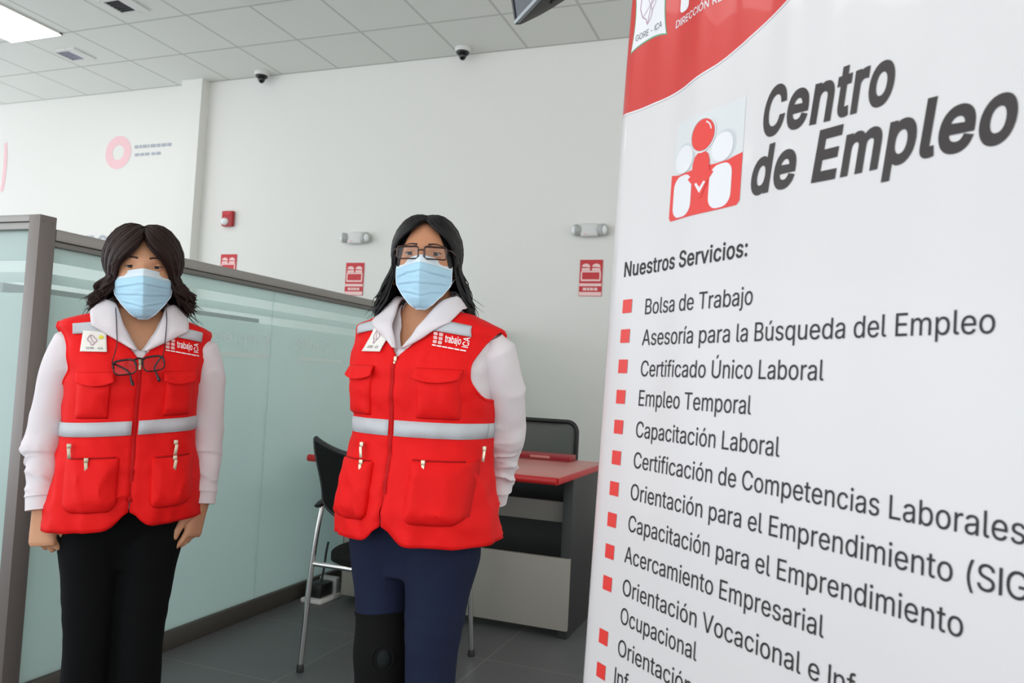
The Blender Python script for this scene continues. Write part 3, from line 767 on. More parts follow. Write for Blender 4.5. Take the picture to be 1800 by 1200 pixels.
t = thing('glass_partition', 'long frosted glass partition running back to the wall behind the women', 'partition', (PX, 1.909, 0))
L = YW - .02 - 1.909
r_ = MB().box2((-.05, 0, 1.543), (0, L, 1.582), bev=.003)
r_.build('top_rail', 'alu_rail', t)
MB().box2((-.046, 0, 1.522), (-.004, L, 1.541), bev=.002).build('glazing_bead', 'alu_dark', t)
MB().box2((-.05, 0, 0), (0, L, .075), bev=.003).build('bottom_rail', 'kick', t)
seam = 3.10 - 1.909
MB().box2((-.03, 0, .073), (-.02, seam - .002, 1.524)).build('glass_pane', 'frosted', t, False)
MB().box2((-.03, seam + .002, .073), (-.02, L, 1.524)).build('glass_pane', 'frosted', t, False)
fm2 = lambda a, b: (-.0185, a, b)
fl = MB()
# lettering meant to be read from the other side of the glass
text(fl, 'Empleo', lambda a, b: fm2(-a, b), -(seam - .01), 1.262, .052, x1=-(seam - .40), bold=8)
fl.build('lettering', 'film_white', t, False)
fl = MB()
text(fl, 'Centro', lambda a, b: fm2(-a, b), -(seam + .50), 1.262, .052, x1=-(seam + .16), bold=8)
fl.build('lettering', 'film_white', t, False)
fl = MB()
shape(fl, [[(seam - .41, 1.195), (seam - .01, 1.2), (seam - .01, 1.222), (seam - .41, 1.217)]], fm2)
fl.build('film_strip', 'film_white', t, False)
shape(MB(), [[(seam + .22, 1.2), (seam + .62, 1.205), (seam + .62, 1.222), (seam + .22, 1.217)]], fm2).build('film_strip', 'film_white', t, False)

t = thing('glass_partition', 'second grey railed partition seen dimly through the clear strips of the long one', 'partition', (-4.5, 3.3, 0))
MB().box2((-.05, 0, 1.53), (0, 2.35, 1.585), bev=.003).build('top_rail', 'alu_dark', t)
MB().box2((-.05, 0, 0), (0, 2.35, .075), bev=.003).build('bottom_rail', 'kick', t)
MB().box2((-.03, 0, .073), (-.02, 2.35, 1.53)).build('glass_pane', 'film_white', t, False)

# ================================================================== DESK
t = thing('desk', 'office desk with red edged pinkish top behind the woman in jeans', 'desk', (-1.57, 3.5, 0))
tp = MB().box2((-.66, -.24, .722), (.585, .62, .748), bev=.003)
top = tp.build('desktop', 'desk_top', t)
MB().tube([(-.675, -.245, .733), (.585, -.245, .733)], .017, 12).build('front_edge', 'desk_red', top)
MB().box2((.585, -.245, .72), (.592, .62, .747), bev=.001).build('side_edge', 'desk_red', top)
MB().box2((.545, -.005, 0), (.59, .60, .722), bev=.002).build('side_panel', 'desk_dark', t)
MB().box2((-.62, 0.02, .03), (-.59, .60, .722), bev=.002).build('side_panel', 'desk_dark', t)
MB().box2((-.59, -.022, .04), (.594, .0, .362), bev=.003).build('front_panel', 'desk_grey', t)
MB().box2((-.58, .05, .51), (.545, .075, .605), bev=.003).build('rail', 'rail_grey', t)
MB().box2((-.59, .30, .05), (.545, .315, .70)).build('back_panel', 'desk_dark', t, False)

t = thing('folder', 'dark red folder lying at the back of the pinkish desktop', 'folder', (-1.31, 4.02, .749))
MB().box2((-.18, -.05, 0), (.17, .07, .006), bev=.002).build('cover', 'folder', t)
MB().box2((-.18, -.045, .006), (.17, .07, .03), bev=.003).build('spine', 'folder', t)
MB().box2((-.05, -.052, .008), (.06, -.044, .022), bev=.002).build('label_slot', 'desk_top', t)

# ------------------------------------------------ office chair behind the desk
t = thing('office_chair', 'black framed office chair with a grey mesh back behind the desk', 'chair', (-1.47, 4.62, 0), R(4))
def rr3(hw, z0, z1, r, y0, bow, n=8):
    pts = []
    for (cx, cz, a) in ((hw - r, z1 - r, 0), (-hw + r, z1 - r, 90), (-hw + r * .6, z0 + r * .6, 180), (hw - r * .6, z0 + r * .6, 270)):
        rr_ = r if a < 180 else r * .6
        for i in range(n + 1):
            x, z = cx + rr_ * math.cos(R(a + 90 * i / n)), cz + rr_ * math.sin(R(a + 90 * i / n))
            pts.append((x, y0 + bow * (x / hw) ** 2, z))
    return pts
fr = rr3(.225, .50, .935, .06, -.20, -.03)
b_ = MB().tube(fr + [fr[0]], .013, 10, cap=False)
b_.build('back_frame', 'black_plastic', t)
rows = []
for i in range(9):
    z = lerp(.51, .925, i / 8)
    rows.append([(x, -.20 - .03 * (x / .225) ** 2, z) for x in np.linspace(-.212, .212, 13)])
MB().grid(rows).build('back_mesh', 'grey_mesh', t, solid=.004)
rows = []
for i in range(13):
    ring = []
    sc_ = [0, .6, .85, .95, 1, 1, 1, 1, 1, .97, .9, .7, 0][i]
    zz = [.43, .43, .432, .436, .442, .45, .46, .47, .478, .485, .49, .492, .492][i]
    for k in range(28):
        a = 2 * math.pi * k / 28
        c, s_ = math.cos(a), math.sin(a)
        ring.append((.24 * sc_ * math.copysign(abs(c) ** .6, c), .05 + .23 * sc_ * math.copysign(abs(s_) ** .6, s_), zz))
    rows.append(ring)
MB().loft(rows).build('seat', 'black_mesh', t)
MB().tube(spline([(0, -.05, .42), (0, -.20, .42), (0, -.235, .50), (0, -.215, .62)], 14), .022, 10).build('back_bracket', 'black_plastic', t)
MB().tube([(0, .05, .43), (0, .05, .30)], .022, 14).tube([(0, .05, .32), (0, .05, .09)], .034, 14).build('gas_lift', 'black_plastic', t)
bs = MB()
for k in range(5):
    a = R(72 * k + 18)
    bs.tube([(0, .05, .10), (.29 * math.cos(a), .05 + .29 * math.sin(a), .075)], [.026, .018], 10)
bs.build('base', 'black_plastic', t)
for k in range(5):
    a = R(72 * k + 18)
    m = Matrix.Rotation(a, 3, 'Z') @ Matrix.Rotation(R(90), 3, 'X')
    MB().lathe([(.0, -.022), (.028, -.022), (.03, 0), (.028, .022), (0, .022)], (.29 * math.cos(a), .05 + .29 * math.sin(a), .0301), 16, m).build('caster', 'black_plastic', t)

# ------------------------------------------------ visitor chair in front of the desk
t = thing('visitor_chair', 'black mesh visitor chair with thin chrome legs behind the woman in jeans', 'chair', (-1.53, 2.85, 0), 0)
# faces the desk (+y); its back is towards the camera
bl, br = (-.254, -.232), (.245, -.232)
for s in (-1, 1):
    lg = MB().tube(spline([(s * .252, -.234, .012), (s * .238, -.222, .40), (s * .222, -.205, .615), (s * .222, -.17, .64), (s * .228, .02, .645), (s * .232, .12, .60), (s * .240, .20, .40), (s * .256, .245, .012)], 44), .0105, 12).build('leg_frame', 'chrome', t)
    for yy in (-.234, .245):
        MB().lathe([(.0, 0), (.014, 0), (.014, .02), (.011, .03), (0, .03)], (s * (.252 if yy < 0 else .256), yy, 0), 14).build('foot_cap', 'black_plastic', lg)
    MB().tube(spline([(s * .226, -.23, .632), (s * .228, -.1, .662), (s * .230, .02, .665), (s * .231, .10, .65)], 14), [.012] + [.02] * 12 + [.012], 12, .55).build('armrest', 'black_plastic', t)
MB().tube([(-.237, -.218, .41), (.237, -.218, .41)], .0105, 12).build('crossbar', 'chrome', t)
MB().tube([(-.24, .19, .41), (.24, .19, .41)], .0105, 12).build('crossbar', 'chrome', t)
rows = []
for i in range(13):
    sc_ = [0, .6, .85, .95, 1, 1, 1, 1, 1, .97, .9, .7, 0][i]
    zz = [.415, .415, .417, .42, .425, .432, .44, .448, .455, .462, .468, .47, .47][i]
    rows.append([(.215 * sc_ * math.copysign(abs(math.cos(a)) ** .6, math.cos(a)), -.005 + .225 * sc_ * math.copysign(abs(math.sin(a)) ** .6, math.sin(a)), zz - .02 * math.sin(a) ** 2 * (zz - .415) / .055) for a in [2 * math.pi * k / 32 for k in range(32)]])
MB().loft(rows).build('seat', 'black_mesh', t)
# back shell: flared top with two raised corners, narrow spine below
def bhw(z):
    return .055 + .150 * sst(.56, .655, z) + .038 * sst(.68, .90, z)
rows = []
for i in range(34):
    v = i / 33
    row = []
    for j in range(21):
        u = -1 + j / 10
        z = .44 + v * (.405 + .048 * abs(u) ** 1.6)
        hw = bhw(z)
        x = hw * u
        y = -.205 - .06 * sst(.45, .65, z) * (1) - .05 * sst(.62, .90, z) + .05 * (x / .2) ** 2
        row.append((x, y, z))
    rows.append(row)
MB().grid(rows).build('back_shell', 'black_mesh', t, solid=.014, off=0)
edge = [r[0] for r in rows] + rows[-1] + [r[-1] for r in rows[::-1]]
MB().tube(edge, .010, 8).build('back_rim', 'black_plastic', t)

# floor socket and plug
t = thing('floor_socket', 'low white floor socket with a black plug at the foot of the partition', 'socket', (-2.272, 3.47, 0), R(0))
MB().box2((-.06, -.085, 0), (.06, .11, .022), bev=.006).build('base', 'white_plastic', t)
MB().box2((-.045, -.06, .022), (.04, .05, .09), bev=.008).build('plug', 'black_plastic', t)
MB().tube(spline([(0, .0, .085), (.0, .02, .16), (-.02, .06, .22), (-.05, .12, .26)], 16), .006, 8).build('cable', 'cord', t)
MB().box2((-.05, .06, .02), (.05, .10, .10), bev=.006).build('outlet_block', 'grey_plastic', t)

# ================================================================== HANGING MONITOR
d = 2.5
A = Vector((.67, -.74, 0)).normalized()
NRM = Vector((-.74, -.67, 0)).normalized()
tl = R(12)
UP = (Vector((0, 0, 1)) * math.cos(tl) + NRM * math.sin(tl)).normalized()
OUT = A.cross(UP).normalized()
if OUT.dot(NRM) < 0:
    OUT = -OUT
C0 = Vector((-.902, 2.273, 2.283))
tvw, tvh = .74, .44
t = thing('hanging_monitor', 'black flat screen monitor hanging from the ceiling at the top edge', 'monitor', C0 + A * tvw / 2 + UP * tvh / 2)
org = C0 + A * tvw / 2 + UP * tvh / 2
def tp_(a, u, o):
    return C0 + A * a + UP * u + OUT * o - org
def tvbox(mb, a0, a1, u0, u1, o0, o1):
    vs = [tp_(a, u, o) for a in (a0, a1) for u in (u0, u1) for o in (o0, o1)]
    return mb.add(vs, [(0, 1, 3, 2), (4, 6, 7, 5), (0, 4, 5, 1), (2, 3, 7, 6), (0, 2, 6, 4), (1, 5, 7, 3)])
bz = MB()
tvbox(bz, 0, .012, 0, tvh, -.02, 0); tvbox(bz, tvw - .012, tvw, 0, tvh, -.02, 0); tvbox(bz, .012, tvw - .012, tvh - .016, tvh, -.02, 0)
bz.build('bezel', 'tv_black', t, False)
bb = MB(); tvbox(bb, .0, tvw, .0, .011, -.012, .001); bb.build('bottom_trim', 'tv_trim', t, False)
sc2 = MB(); tvbox(sc2, .012, tvw - .012, .011, tvh - .016, -.02, -.003); sc2.build('screen', 'tv_screen', t, False)
rows = []
for i in range(13):
    a = i / 12 * tvw
    bul = .034 + .095 * math.sin(math.pi * i / 12) ** .8
    rows.append([tp_(a, 0, -.012), tp_(a, .0, -bul * .5), tp_(a, .004, -bul * .92), tp_(a, .03, -bul), tp_(a, tvh * .5, -bul * 1.05), tp_(a, tvh - .03, -bul), tp_(a, tvh, -.02)])
MB().grid(rows).build('rear_shell', 'tv_black', t, angle=60)
sl = MB()
for k in range(3):
    tvbox(sl, .16 + k * .05, .19 + k * .05, -.003, .0, -.06, -.05)
sl.build('port', 'black_plastic', t, False)
pc = tp_(tvw / 2, tvh / 2, -.13) + org
MB().tube([pc - org, Vector((pc.x, pc.y, ZC - .02)) - org], .02, 14).build('ceiling_pole', 'tv_black', t)
MB().lathe([(0, 0), (.07, 0), (.07, .02), (0, .02)], Vector((pc.x, pc.y, ZC - .02)) - org, 20).build('ceiling_plate', 'tv_black', t)
bx = MB(); tvbox(bx, tvw / 2 - .06, tvw / 2 + .06, tvh / 2 - .06, tvh / 2 + .06, -.15, -.09); bx.build('mount_bracket', 'tv_black', t, False)

# ================================================================== BANNER
BO = Vector((-.342, 1.378, 1.18))
e1 = Vector((.740, -.672, .007)).normalized()
e2 = Vector((.022, .034, .999)); e2 = (e2 - e1 * e2.dot(e1)).normalized()
bnrm = e1.cross(e2).normalized()       # towards the reader
if bnrm.dot(-BO) < 0:
    bnrm = -bnrm
UW, V0, V1 = .85, -1.10, .86
base_z = .0
bpt = BO + e1 * (UW / 2) + e2 * V0
T = thing('rollup_banner', 'tall white roll-up banner with red header and printed service list on the right', 'banner', (bpt.x, bpt.y, 0), math.atan2(e1.y, e1.x))
TI = T.matrix_basis.inverted() if False else (Matrix.Translation(T.location) @ Matrix.Rotation(T.rotation_euler[2], 4, 'Z')).inverted()
EV = [-1.2, -.54, 0, .337, .471, .688, 1.0]
EU = [.010, .006, 0, -.017, -.014, .006, .012]
def u_left(v):
    return float(np.interp(v, EV, EU))
def bsurf(u, v, off=0):
    wv = .0022 * math.sin(u * 34 + .6 * math.sin(v * 2)) * sst(-.2, .7, v + .25) + .0018 * math.sin(u * 61 + 1.3) * sst(.0, .8, v)
    curl = -.016 * max(0, 1 - (u + .02) / .05) ** 2 - .008 * max(0, (u - .80) / .05) ** 2
    p = BO + e1 * u + e2 * v + bnrm * (wv + curl + off)
    return TI @ p
rows = []
for i in range(71):
    v = lerp(V0, V1, i / 70)
    ul = u_left(v)
    us = [ul + .05 * (k / 12) for k in range(12)] + list(np.linspace(ul + .05, UW, 74))
    rows.append([bsurf(u, v) for u in us])
MB().grid(rows).build('banner_sheet', 'banner', T, solid=.0006)
def red_edge(u):
    return float(np.interp(u, [-.02, 0, .03, .06, .12, .18, .25, .31, .40, .55, .7, .9], [.471, .468, .464, .4625, .461, .464, .475, .49, .519, .575, .65, .76]))
def bf(off):
    return lambda a, b: bsurf(a, b, off)
rows = []
for i in range(25):
    row = []
    for j in range(90):
        f0 = j / 89
        u = lerp(-.02, UW, f0 ** 1.3)
        v = lerp(red_edge(u), V1, i / 24)
        u = max(u, u_left(v) + .0002)
        row.append(bsurf(u, v, .0006))
    rows.append(row)
hdr = MB().grid(rows).build('red_header', 'banner_red', T)
rows = [[bsurf(max(u, u_left(red_edge(u)) + .0002), red_edge(u) + dv, .0008) for u in np.linspace(-.016, UW, 100)] for dv in (-.0015, .0015)]
MB().grid(rows).build('header_outline', 'print_white', hdr)
# crest
def quadpatch(c, n, off, bow=0):
    rws = []
    for i in range(n + 1):
        rw = []
        for j in range(n + 1):
            a, b = j / n, i / n
            u = (c[0][0] * (1 - a) + c[1][0] * a) * (1 - b) + (c[3][0] * (1 - a) + c[2][0] * a) * b
            v = (c[0][1] * (1 - a) + c[1][1] * a) * (1 - b) + (c[3][1] * (1 - a) + c[2][1] * a) * b
            u += bow * (-1 if a < .5 else 1) * abs(2 * a - 1) * -(4 * b * (1 - b))
            v += bow * (1 - 2 * b) * 4 * a * (1 - a)
            rw.append(bsurf(u, v, off))
        rws.append(rw)
    return MB().grid(rws)
quadpatch([(.017, .577), (.119, .577), (.117, .715), (.015, .715)], 14, .0009, .009).build('crest_border', 'green_edge', T)
cr = quadpatch([(.0195, .580), (.1165, .580), (.1145, .712), (.0175, .712)], 14, .0012, .009).build('crest', 'print_white', T)
cm = MB()
def stroke(mb, pts, wd, fmap):
    P = [Vector((p[0], p[1])) for p in pts]
    for a, b in zip(P[:-1], P[1:]):
        dd = (b - a)
        if dd.length < 1e-9: continue
        nn = Vector((-dd.y, dd.x)).normalized() * wd / 2
        q = [a - nn, b - nn, b + nn, a + nn]
        mb.add([fmap(*p) for p in q], [(0, 1, 2, 3)])
mapo = [(.040, .675), (.052, .690), (.066, .688), (.074, .672), (.082, .668), (.080, .650), (.072, .640), (.070, .628), (.060, .618), (.055, .630), (.046, .636), (.038, .655), (.040, .675)]
stroke(cm, mapo, .0018, bf(.0016))
stroke(cm, [(.052, .690), (.060, .662), (.072, .640)], .0012, bf(.0016))
stroke(cm, [(.046, .636), (.062, .65), (.08, .66)], .0012, bf(.0016))
stroke(cm, [(.06, .618), (.066, .645), (.07, .67)], .0016, bf(.0016))
cm.build('map_outline', 'emb_lilac', cr)
cg = MB()
shape(cg, [ell(.096, .688, .011, .009)], bf(.0016)); shape(cg, [[(.083, .67), (.089, .684), (.094, .678)]], bf(.0016))
cg.build('green_emblem', 'emb_green', cr)
text(MB(), 'GORE - ICA', bf(.0016), .030, .5965, .0115, x1=.104, bold=1).build('crest_lettering', 'emb_grey', cr)
# header lettering
text(MB(), 'DIRECCIÓN REGIONAL', bf(.0012), .139, .5795, .0128, x1=.318, bold=7).build('header_lettering', 'print_white', T)
ic = MB()
shape(ic, [rrect(.149, .601, .173, .70, .008)], bf(.0012), .01)
shape(ic, [rrect(.203, .604, .223, .70, .008)], bf(.0012), .01)
shape(ic, [ell(.188, .618, .006, .006)], bf(.0012))
ic.build('header_emblem', 'print_white', T)
# people logo
lg = MB()
blk = [(.158, .249), (.163, .243), (.314, .243), (.320, .249), (.3205, .321), (.301, .3185), (.290, .3165), (.277, .3165), (.262, .3165), (.250, .3175), (.2335, .319), (.217, .3175), (.205, .3165), (.191, .3165), (.178, .3165), (.168, .3185), (.158, .3205)]
shape(lg, [blk], bf(.0006), .008)
sq = MB()
shape(sq, [[(.162, .319), (.3205, .319), (.3205, .405), (.166, .405)]], bf(.0004), .01)
sq.build('logo_background', 'logo_pale', T)
logo = lg.build('people_logo', 'bullet', T)
lw = MB()
def body(cx):
    return rrect(cx - .0235, .2455, cx + .0235, .3135, .0185, 6)
shape(lw, [body(.191)], bf(.0010), .008)
shape(lw, [body(.277)], bf(.0010), .008)
shape(lw, [[(.222, .292), (.234, .276), (.246, .292), (.242, .294), (.234, .285), (.226, .294)]], bf(.0014))
lw.build('white_figure', 'print_white', logo)
for cx in (.193, .281):
    shape(MB(), [ell(cx, .3415, .0245, .0245)], bf(.0007), .008).build('grey_head', 'logo_shade', logo)
for cx in (.191, .277):
    shape(MB(), [ell(cx, .3395, .0228, .0228)], bf(.0011), .008).build('white_head', 'print_white', logo)
lc = MB()
shape(lc, [ell(.2335, .369, .0245, .0255)], bf(.0012), .008)
shape(lc, [[(.215, .325), (.219, .336), (.227, .342), (.240, .342), (.248, .336), (.252, .325), (.252, .309), (.262, .305), (.248, .290), (.242, .276), (.238, .268), (.230, .268), (.226, .276), (.219, .290), (.205, .303), (.215, .309)]], bf(.0013), .008)
lc.build('red_figure', 'bullet', logo)
lo = MB()
stroke(lo, [(.2335 + .027 * math.cos(R(a)), .369 + .028 * math.sin(R(a))) for a in range(0, 361, 15)], .002, bf(.0015))
stroke(lo, [(.2335 + .018 * math.cos(R(a)), .371 + .019 * math.sin(R(a))) for a in range(10, 71, 10)], .0022, bf(.0018))
lo.build('highlight', 'print_white', logo)
# title and lines
text(MB(), 'Centro', bf(.0008), .3545, .3335, .0645, x1=.571, bold=27, shear=.17, slope=-.055).build('title_lettering', 'ink_title', T)
text(MB(), 'de Empleo', bf(.0008), .338, .2535, .0625, x1=.714, bold=27, shear=.17, slope=-.04).build('title_lettering', 'ink_title', T)
text(MB(), 'Nuestros Servicios:', bf(.0008), .045, .1635, .0255, x1=.345, bold=13).build('heading_lettering', 'ink', T)
LN = [('Bolsa de Trabajo', .1095, .0935, .361, 1, .1105), ('Asesoría para la Búsqueda del Empleo', .1095, .0415, .700, 1, .0585), ('Certificado Único Laboral', .111, -.0105, .489, 1, .0060),
      ('Empleo Temporal', .1105, -.0595, .370, 1, -.0465), ('Capacitación Laboral', .110, -.1115, .426, 1, -.0980), ('Certificación de Competencias Laborales', .110, -.162, .737, 1, -.1505),
      ('Orientación para el Emprendimiento (SIG', .108, -.214, .742, 1, -.2030), ('Capacitación para el Emprendimiento', .108, -.2655, .680, 1, -.2555), ('Acercamiento Empresarial', .105, -.3165, .510, 1, -.3085),
      ('Orientación Vocacional e Inf', .105, -.369, None, 1, -.3615), ('Ocupacional', .105, -.4145, .293, 0, 0), ('Orientación', .104, -.4655, None, 1, -.4500), ('Inf', .1, -.512, None, 1, -.5055)]
for (s_, u0, v0, u1, bul, bv) in LN:
    text(MB(), s_, bf(.0008), u0, v0, .0262, x1=u1, xs=.95, bold=1.5, slope=-.004).build('service_lettering', 'ink', T)
    if bul:
        shape(MB(), [[(.0500, bv - .0118), (.0755, bv - .0118), (.0755, bv + .0118), (.0500, bv + .0118)]], bf(.0008), .008).build('bullet_square', 'bullet', T)
# hardware
def wl(p):
    return TI @ p
b0 = BO + e1 * (UW / 2) + e2 * V0
cs = MB()
rows = []
for k in range(2):
    uu = -.02 if k == 0 else UW + .02
    cpt = BO + e1 * uu
    ring = []
    for (yy, zz) in ((-.10, 0), (-.10, .02), (-.075, .06), (-.03, .085), (.03, .085), (.075, .06), (.10, .02), (.10, 0)):
        base = BO + e1 * uu + e2 * V0
        hz = Vector((-e1.y, e1.x, 0)).normalized()
        q = Vector((base.x, base.y, 0)) + hz * yy
        ring.append(wl(Vector((q.x, q.y, zz))))
    rows.append(ring)
cs.loft(rows).build('base_cassette', 'alu', T)
tr_ = MB().tube([wl(BO + e1 * (-.0) + e2 * (V1 + .005)), wl(BO + e1 * UW + e2 * (V1 + .005))], .013, 12)
tr_.build('top_rail', 'alu', T)
MB().tube([wl(BO + e1 * UW / 2 + e2 * (V0 - .02) - bnrm * .05), wl(BO + e1 * UW / 2 + e2 * (V1) - bnrm * .03)], .011, 12).build('support_pole', 'alu', T)

# ================================================================== PEOPLE
def smooth_tab(tab):
    t = np.array(tab, float)
    z = np.arange(t[0, 0], t[-1, 0] + 1e-6, .002)
    k = np.exp(-np.linspace(-2, 2, 13) ** 2); k /= k.sum()
    cols = []
    for c in range(1, t.shape[1]):
        v = np.interp(z, t[:, 0], t[:, c])
        vp = np.concatenate([np.full(6, v[0]), v, np.full(6, v[-1])])
        cols.append(np.convolve(vp, k, 'valid'))
    return z, cols

NE = 2.4

def remesh(name, mb, voxel, m, parent, it=6, fac=.5):
    o = mb.build(name, m, None, weld=False)
    md = o.modifiers.new('r', 'REMESH'); md.mode = 'VOXEL'; md.voxel_size = voxel; md.use_smooth_shade = True
    ms = o.modifiers.new('s', 'SMOOTH'); ms.factor = fac; ms.iterations = it
    dg = bpy.context.evaluated_depsgraph_get()
    me = bpy.data.meshes.new_from_object(o.evaluated_get(dg))
    o.modifiers.clear()
    old = o.data
    o.data = me
    bpy.data.meshes.remove(old)
    if not me.materials:
        me.materials.append(MT[m])
    me.polygons.foreach_set('use_smooth', [True] * len(me.polygons))
    o.parent = parent
    return o

def hand(mb, wrist, d, n, th, curl=(20, 30, 20), sc=1.0, thumb_in=.3, fan=.06, cstep=4):
    W = Vector(wrist); d = Vector(d).normalized(); n = Vector(n); n = (n - d * n.dot(d)).normalized()
    t = Vector(th); t = (t - d * t.dot(d) - n * t.dot(n)).normalized()
    rings = []
    for (l, hw, hh, q) in ((-.03, .023, .018, 0), (0, .0245, .0175, 0), (.025, .031, .017, .002), (.055, .037, .0155, .002), (.078, .0385, .0135, 0), (.088, .036, .010, 0)):
        c = W + d * l * sc + n * q
        rings.append([c + t * (hw * sc * math.copysign(abs(math.cos(a)) ** .75, math.cos(a))) + n * (hh * sc * math.copysign(abs(math.sin(a)) ** .85, math.sin(a))) for a in [2 * math.pi * k / 20 for k in range(20)]])
    mb.loft(rings)
    for i, (off, ln, r) in enumerate(((.0285, .070, .0086), (.0098, .078, .0088), (-.0092, .072, .0084), (-.0270, .056, .0076))):
        p = W + d * (.076 - abs(i - 1.2) * .004) * sc + t * off * sc
        pts, rad, ang = [p], [r * sc], 0
        dirv = (d + t * (fan * (1.5 - i))).normalized()
        for k, fr in enumerate((.45, .31, .24)):
            ang += R(curl[k] + i * cstep)
            v = dirv * math.cos(ang) + n * math.sin(ang)
            a0 = pts[-1]
            for q in (.5, 1.0):
                pts.append(a0 + v * ln * fr * sc * q)
                rad.append(sc * r * (1.0 - .07 * (k + q)) * (1.06 if q == 1 and k < 2 else 1))
        pts.append(pts[-1] + (pts[-1] - pts[-2]).normalized() * r * .7); rad.append(rad[-1] * .45)
        mb.tube(pts, rad, 12)
    p = W + d * .018 * sc + t * .020 * sc
    v1 = (d * .75 + t * .62 + n * .30).normalized()
    v2 = (d * .93 + t * (.32 - thumb_in * .5) + n * thumb_in).normalized()
    v3 = (d * .95 + t * (.05 - thumb_in) + n * thumb_in).normalized()
    pts = [p, p + v1 * .022 * sc, p + v1 * .040 * sc, p + v1 * .040 * sc + v2 * .030 * sc]
    pts.append(pts[-1] + v3 * .020 * sc); pts.append(pts[-1] + v3 * .007 * sc)
    mb.tube(pts, [.015 * sc, .0135 * sc, .0112 * sc, .0105 * sc, .0088 * sc, .004 * sc], 12)

def head_fn(p):
    """ellipsoid point (unit: metres, front is -y) -> face"""
    x, y, z = p
    front = max(0, -y / .094)
    # jaw and skull
    if z < 0:
        t = min(1, -z / .108)
        x *= 1 - .20 * t ** 1.6
        if y > 0:
            y *= 1 - .45 * t
        else:
            y *= 1 + .05 * t
    if y > 0:
        y *= 1.03
    if z < -.05 and y < 0:
        z -= .004 * front
    g = lambda v, c, s: math.exp(-((v - c) / s) ** 2)
    f = front ** 1.5
    y += f * .010 * (g(x, .032, .017) + g(x, -.032, .017)) * g(z, .010, .013)          # eye sockets
    y -= f * .0045 * g(z, .031, .011) * (g(x, .03, .024) + g(x, -.03, .024))           # brow ridge
    nz = sst(.030, -.020, z) if z > -.024 else sst(-.046, -.030, z)
    y -= f * .024 * nz * g(x, 0, .0095 + .006 * sst(.01, -.03, z))                     # nose
    y -= f * .005 * (g(x, .044, .02) + g(x, -.044, .02)) * g(z, -.022, .02)            # cheekbones
    y -= f * .006 * g(x, 0, .022) * (g(z, -.056, .006) + g(z, -.069, .007))            # lips
    y += f * .004 * g(x, 0, .024) * g(z, -.0625, .0028)
    y -= f * .009 * g(x, 0, .024) * g(z, -.094, .014)                                  # chin
    return Vector((x, y, z))

HE = (.0755, .094, .108)

def front_of_head(x, z):
    """y of the face surface at (x, z) in head space"""
    lo = None
    s = 1 - (x / HE[0]) ** 2 - (z / HE[2]) ** 2
    y = -HE[1] * math.sqrt(max(.02, s))
    return head_fn(Vector((x, y, z))).y

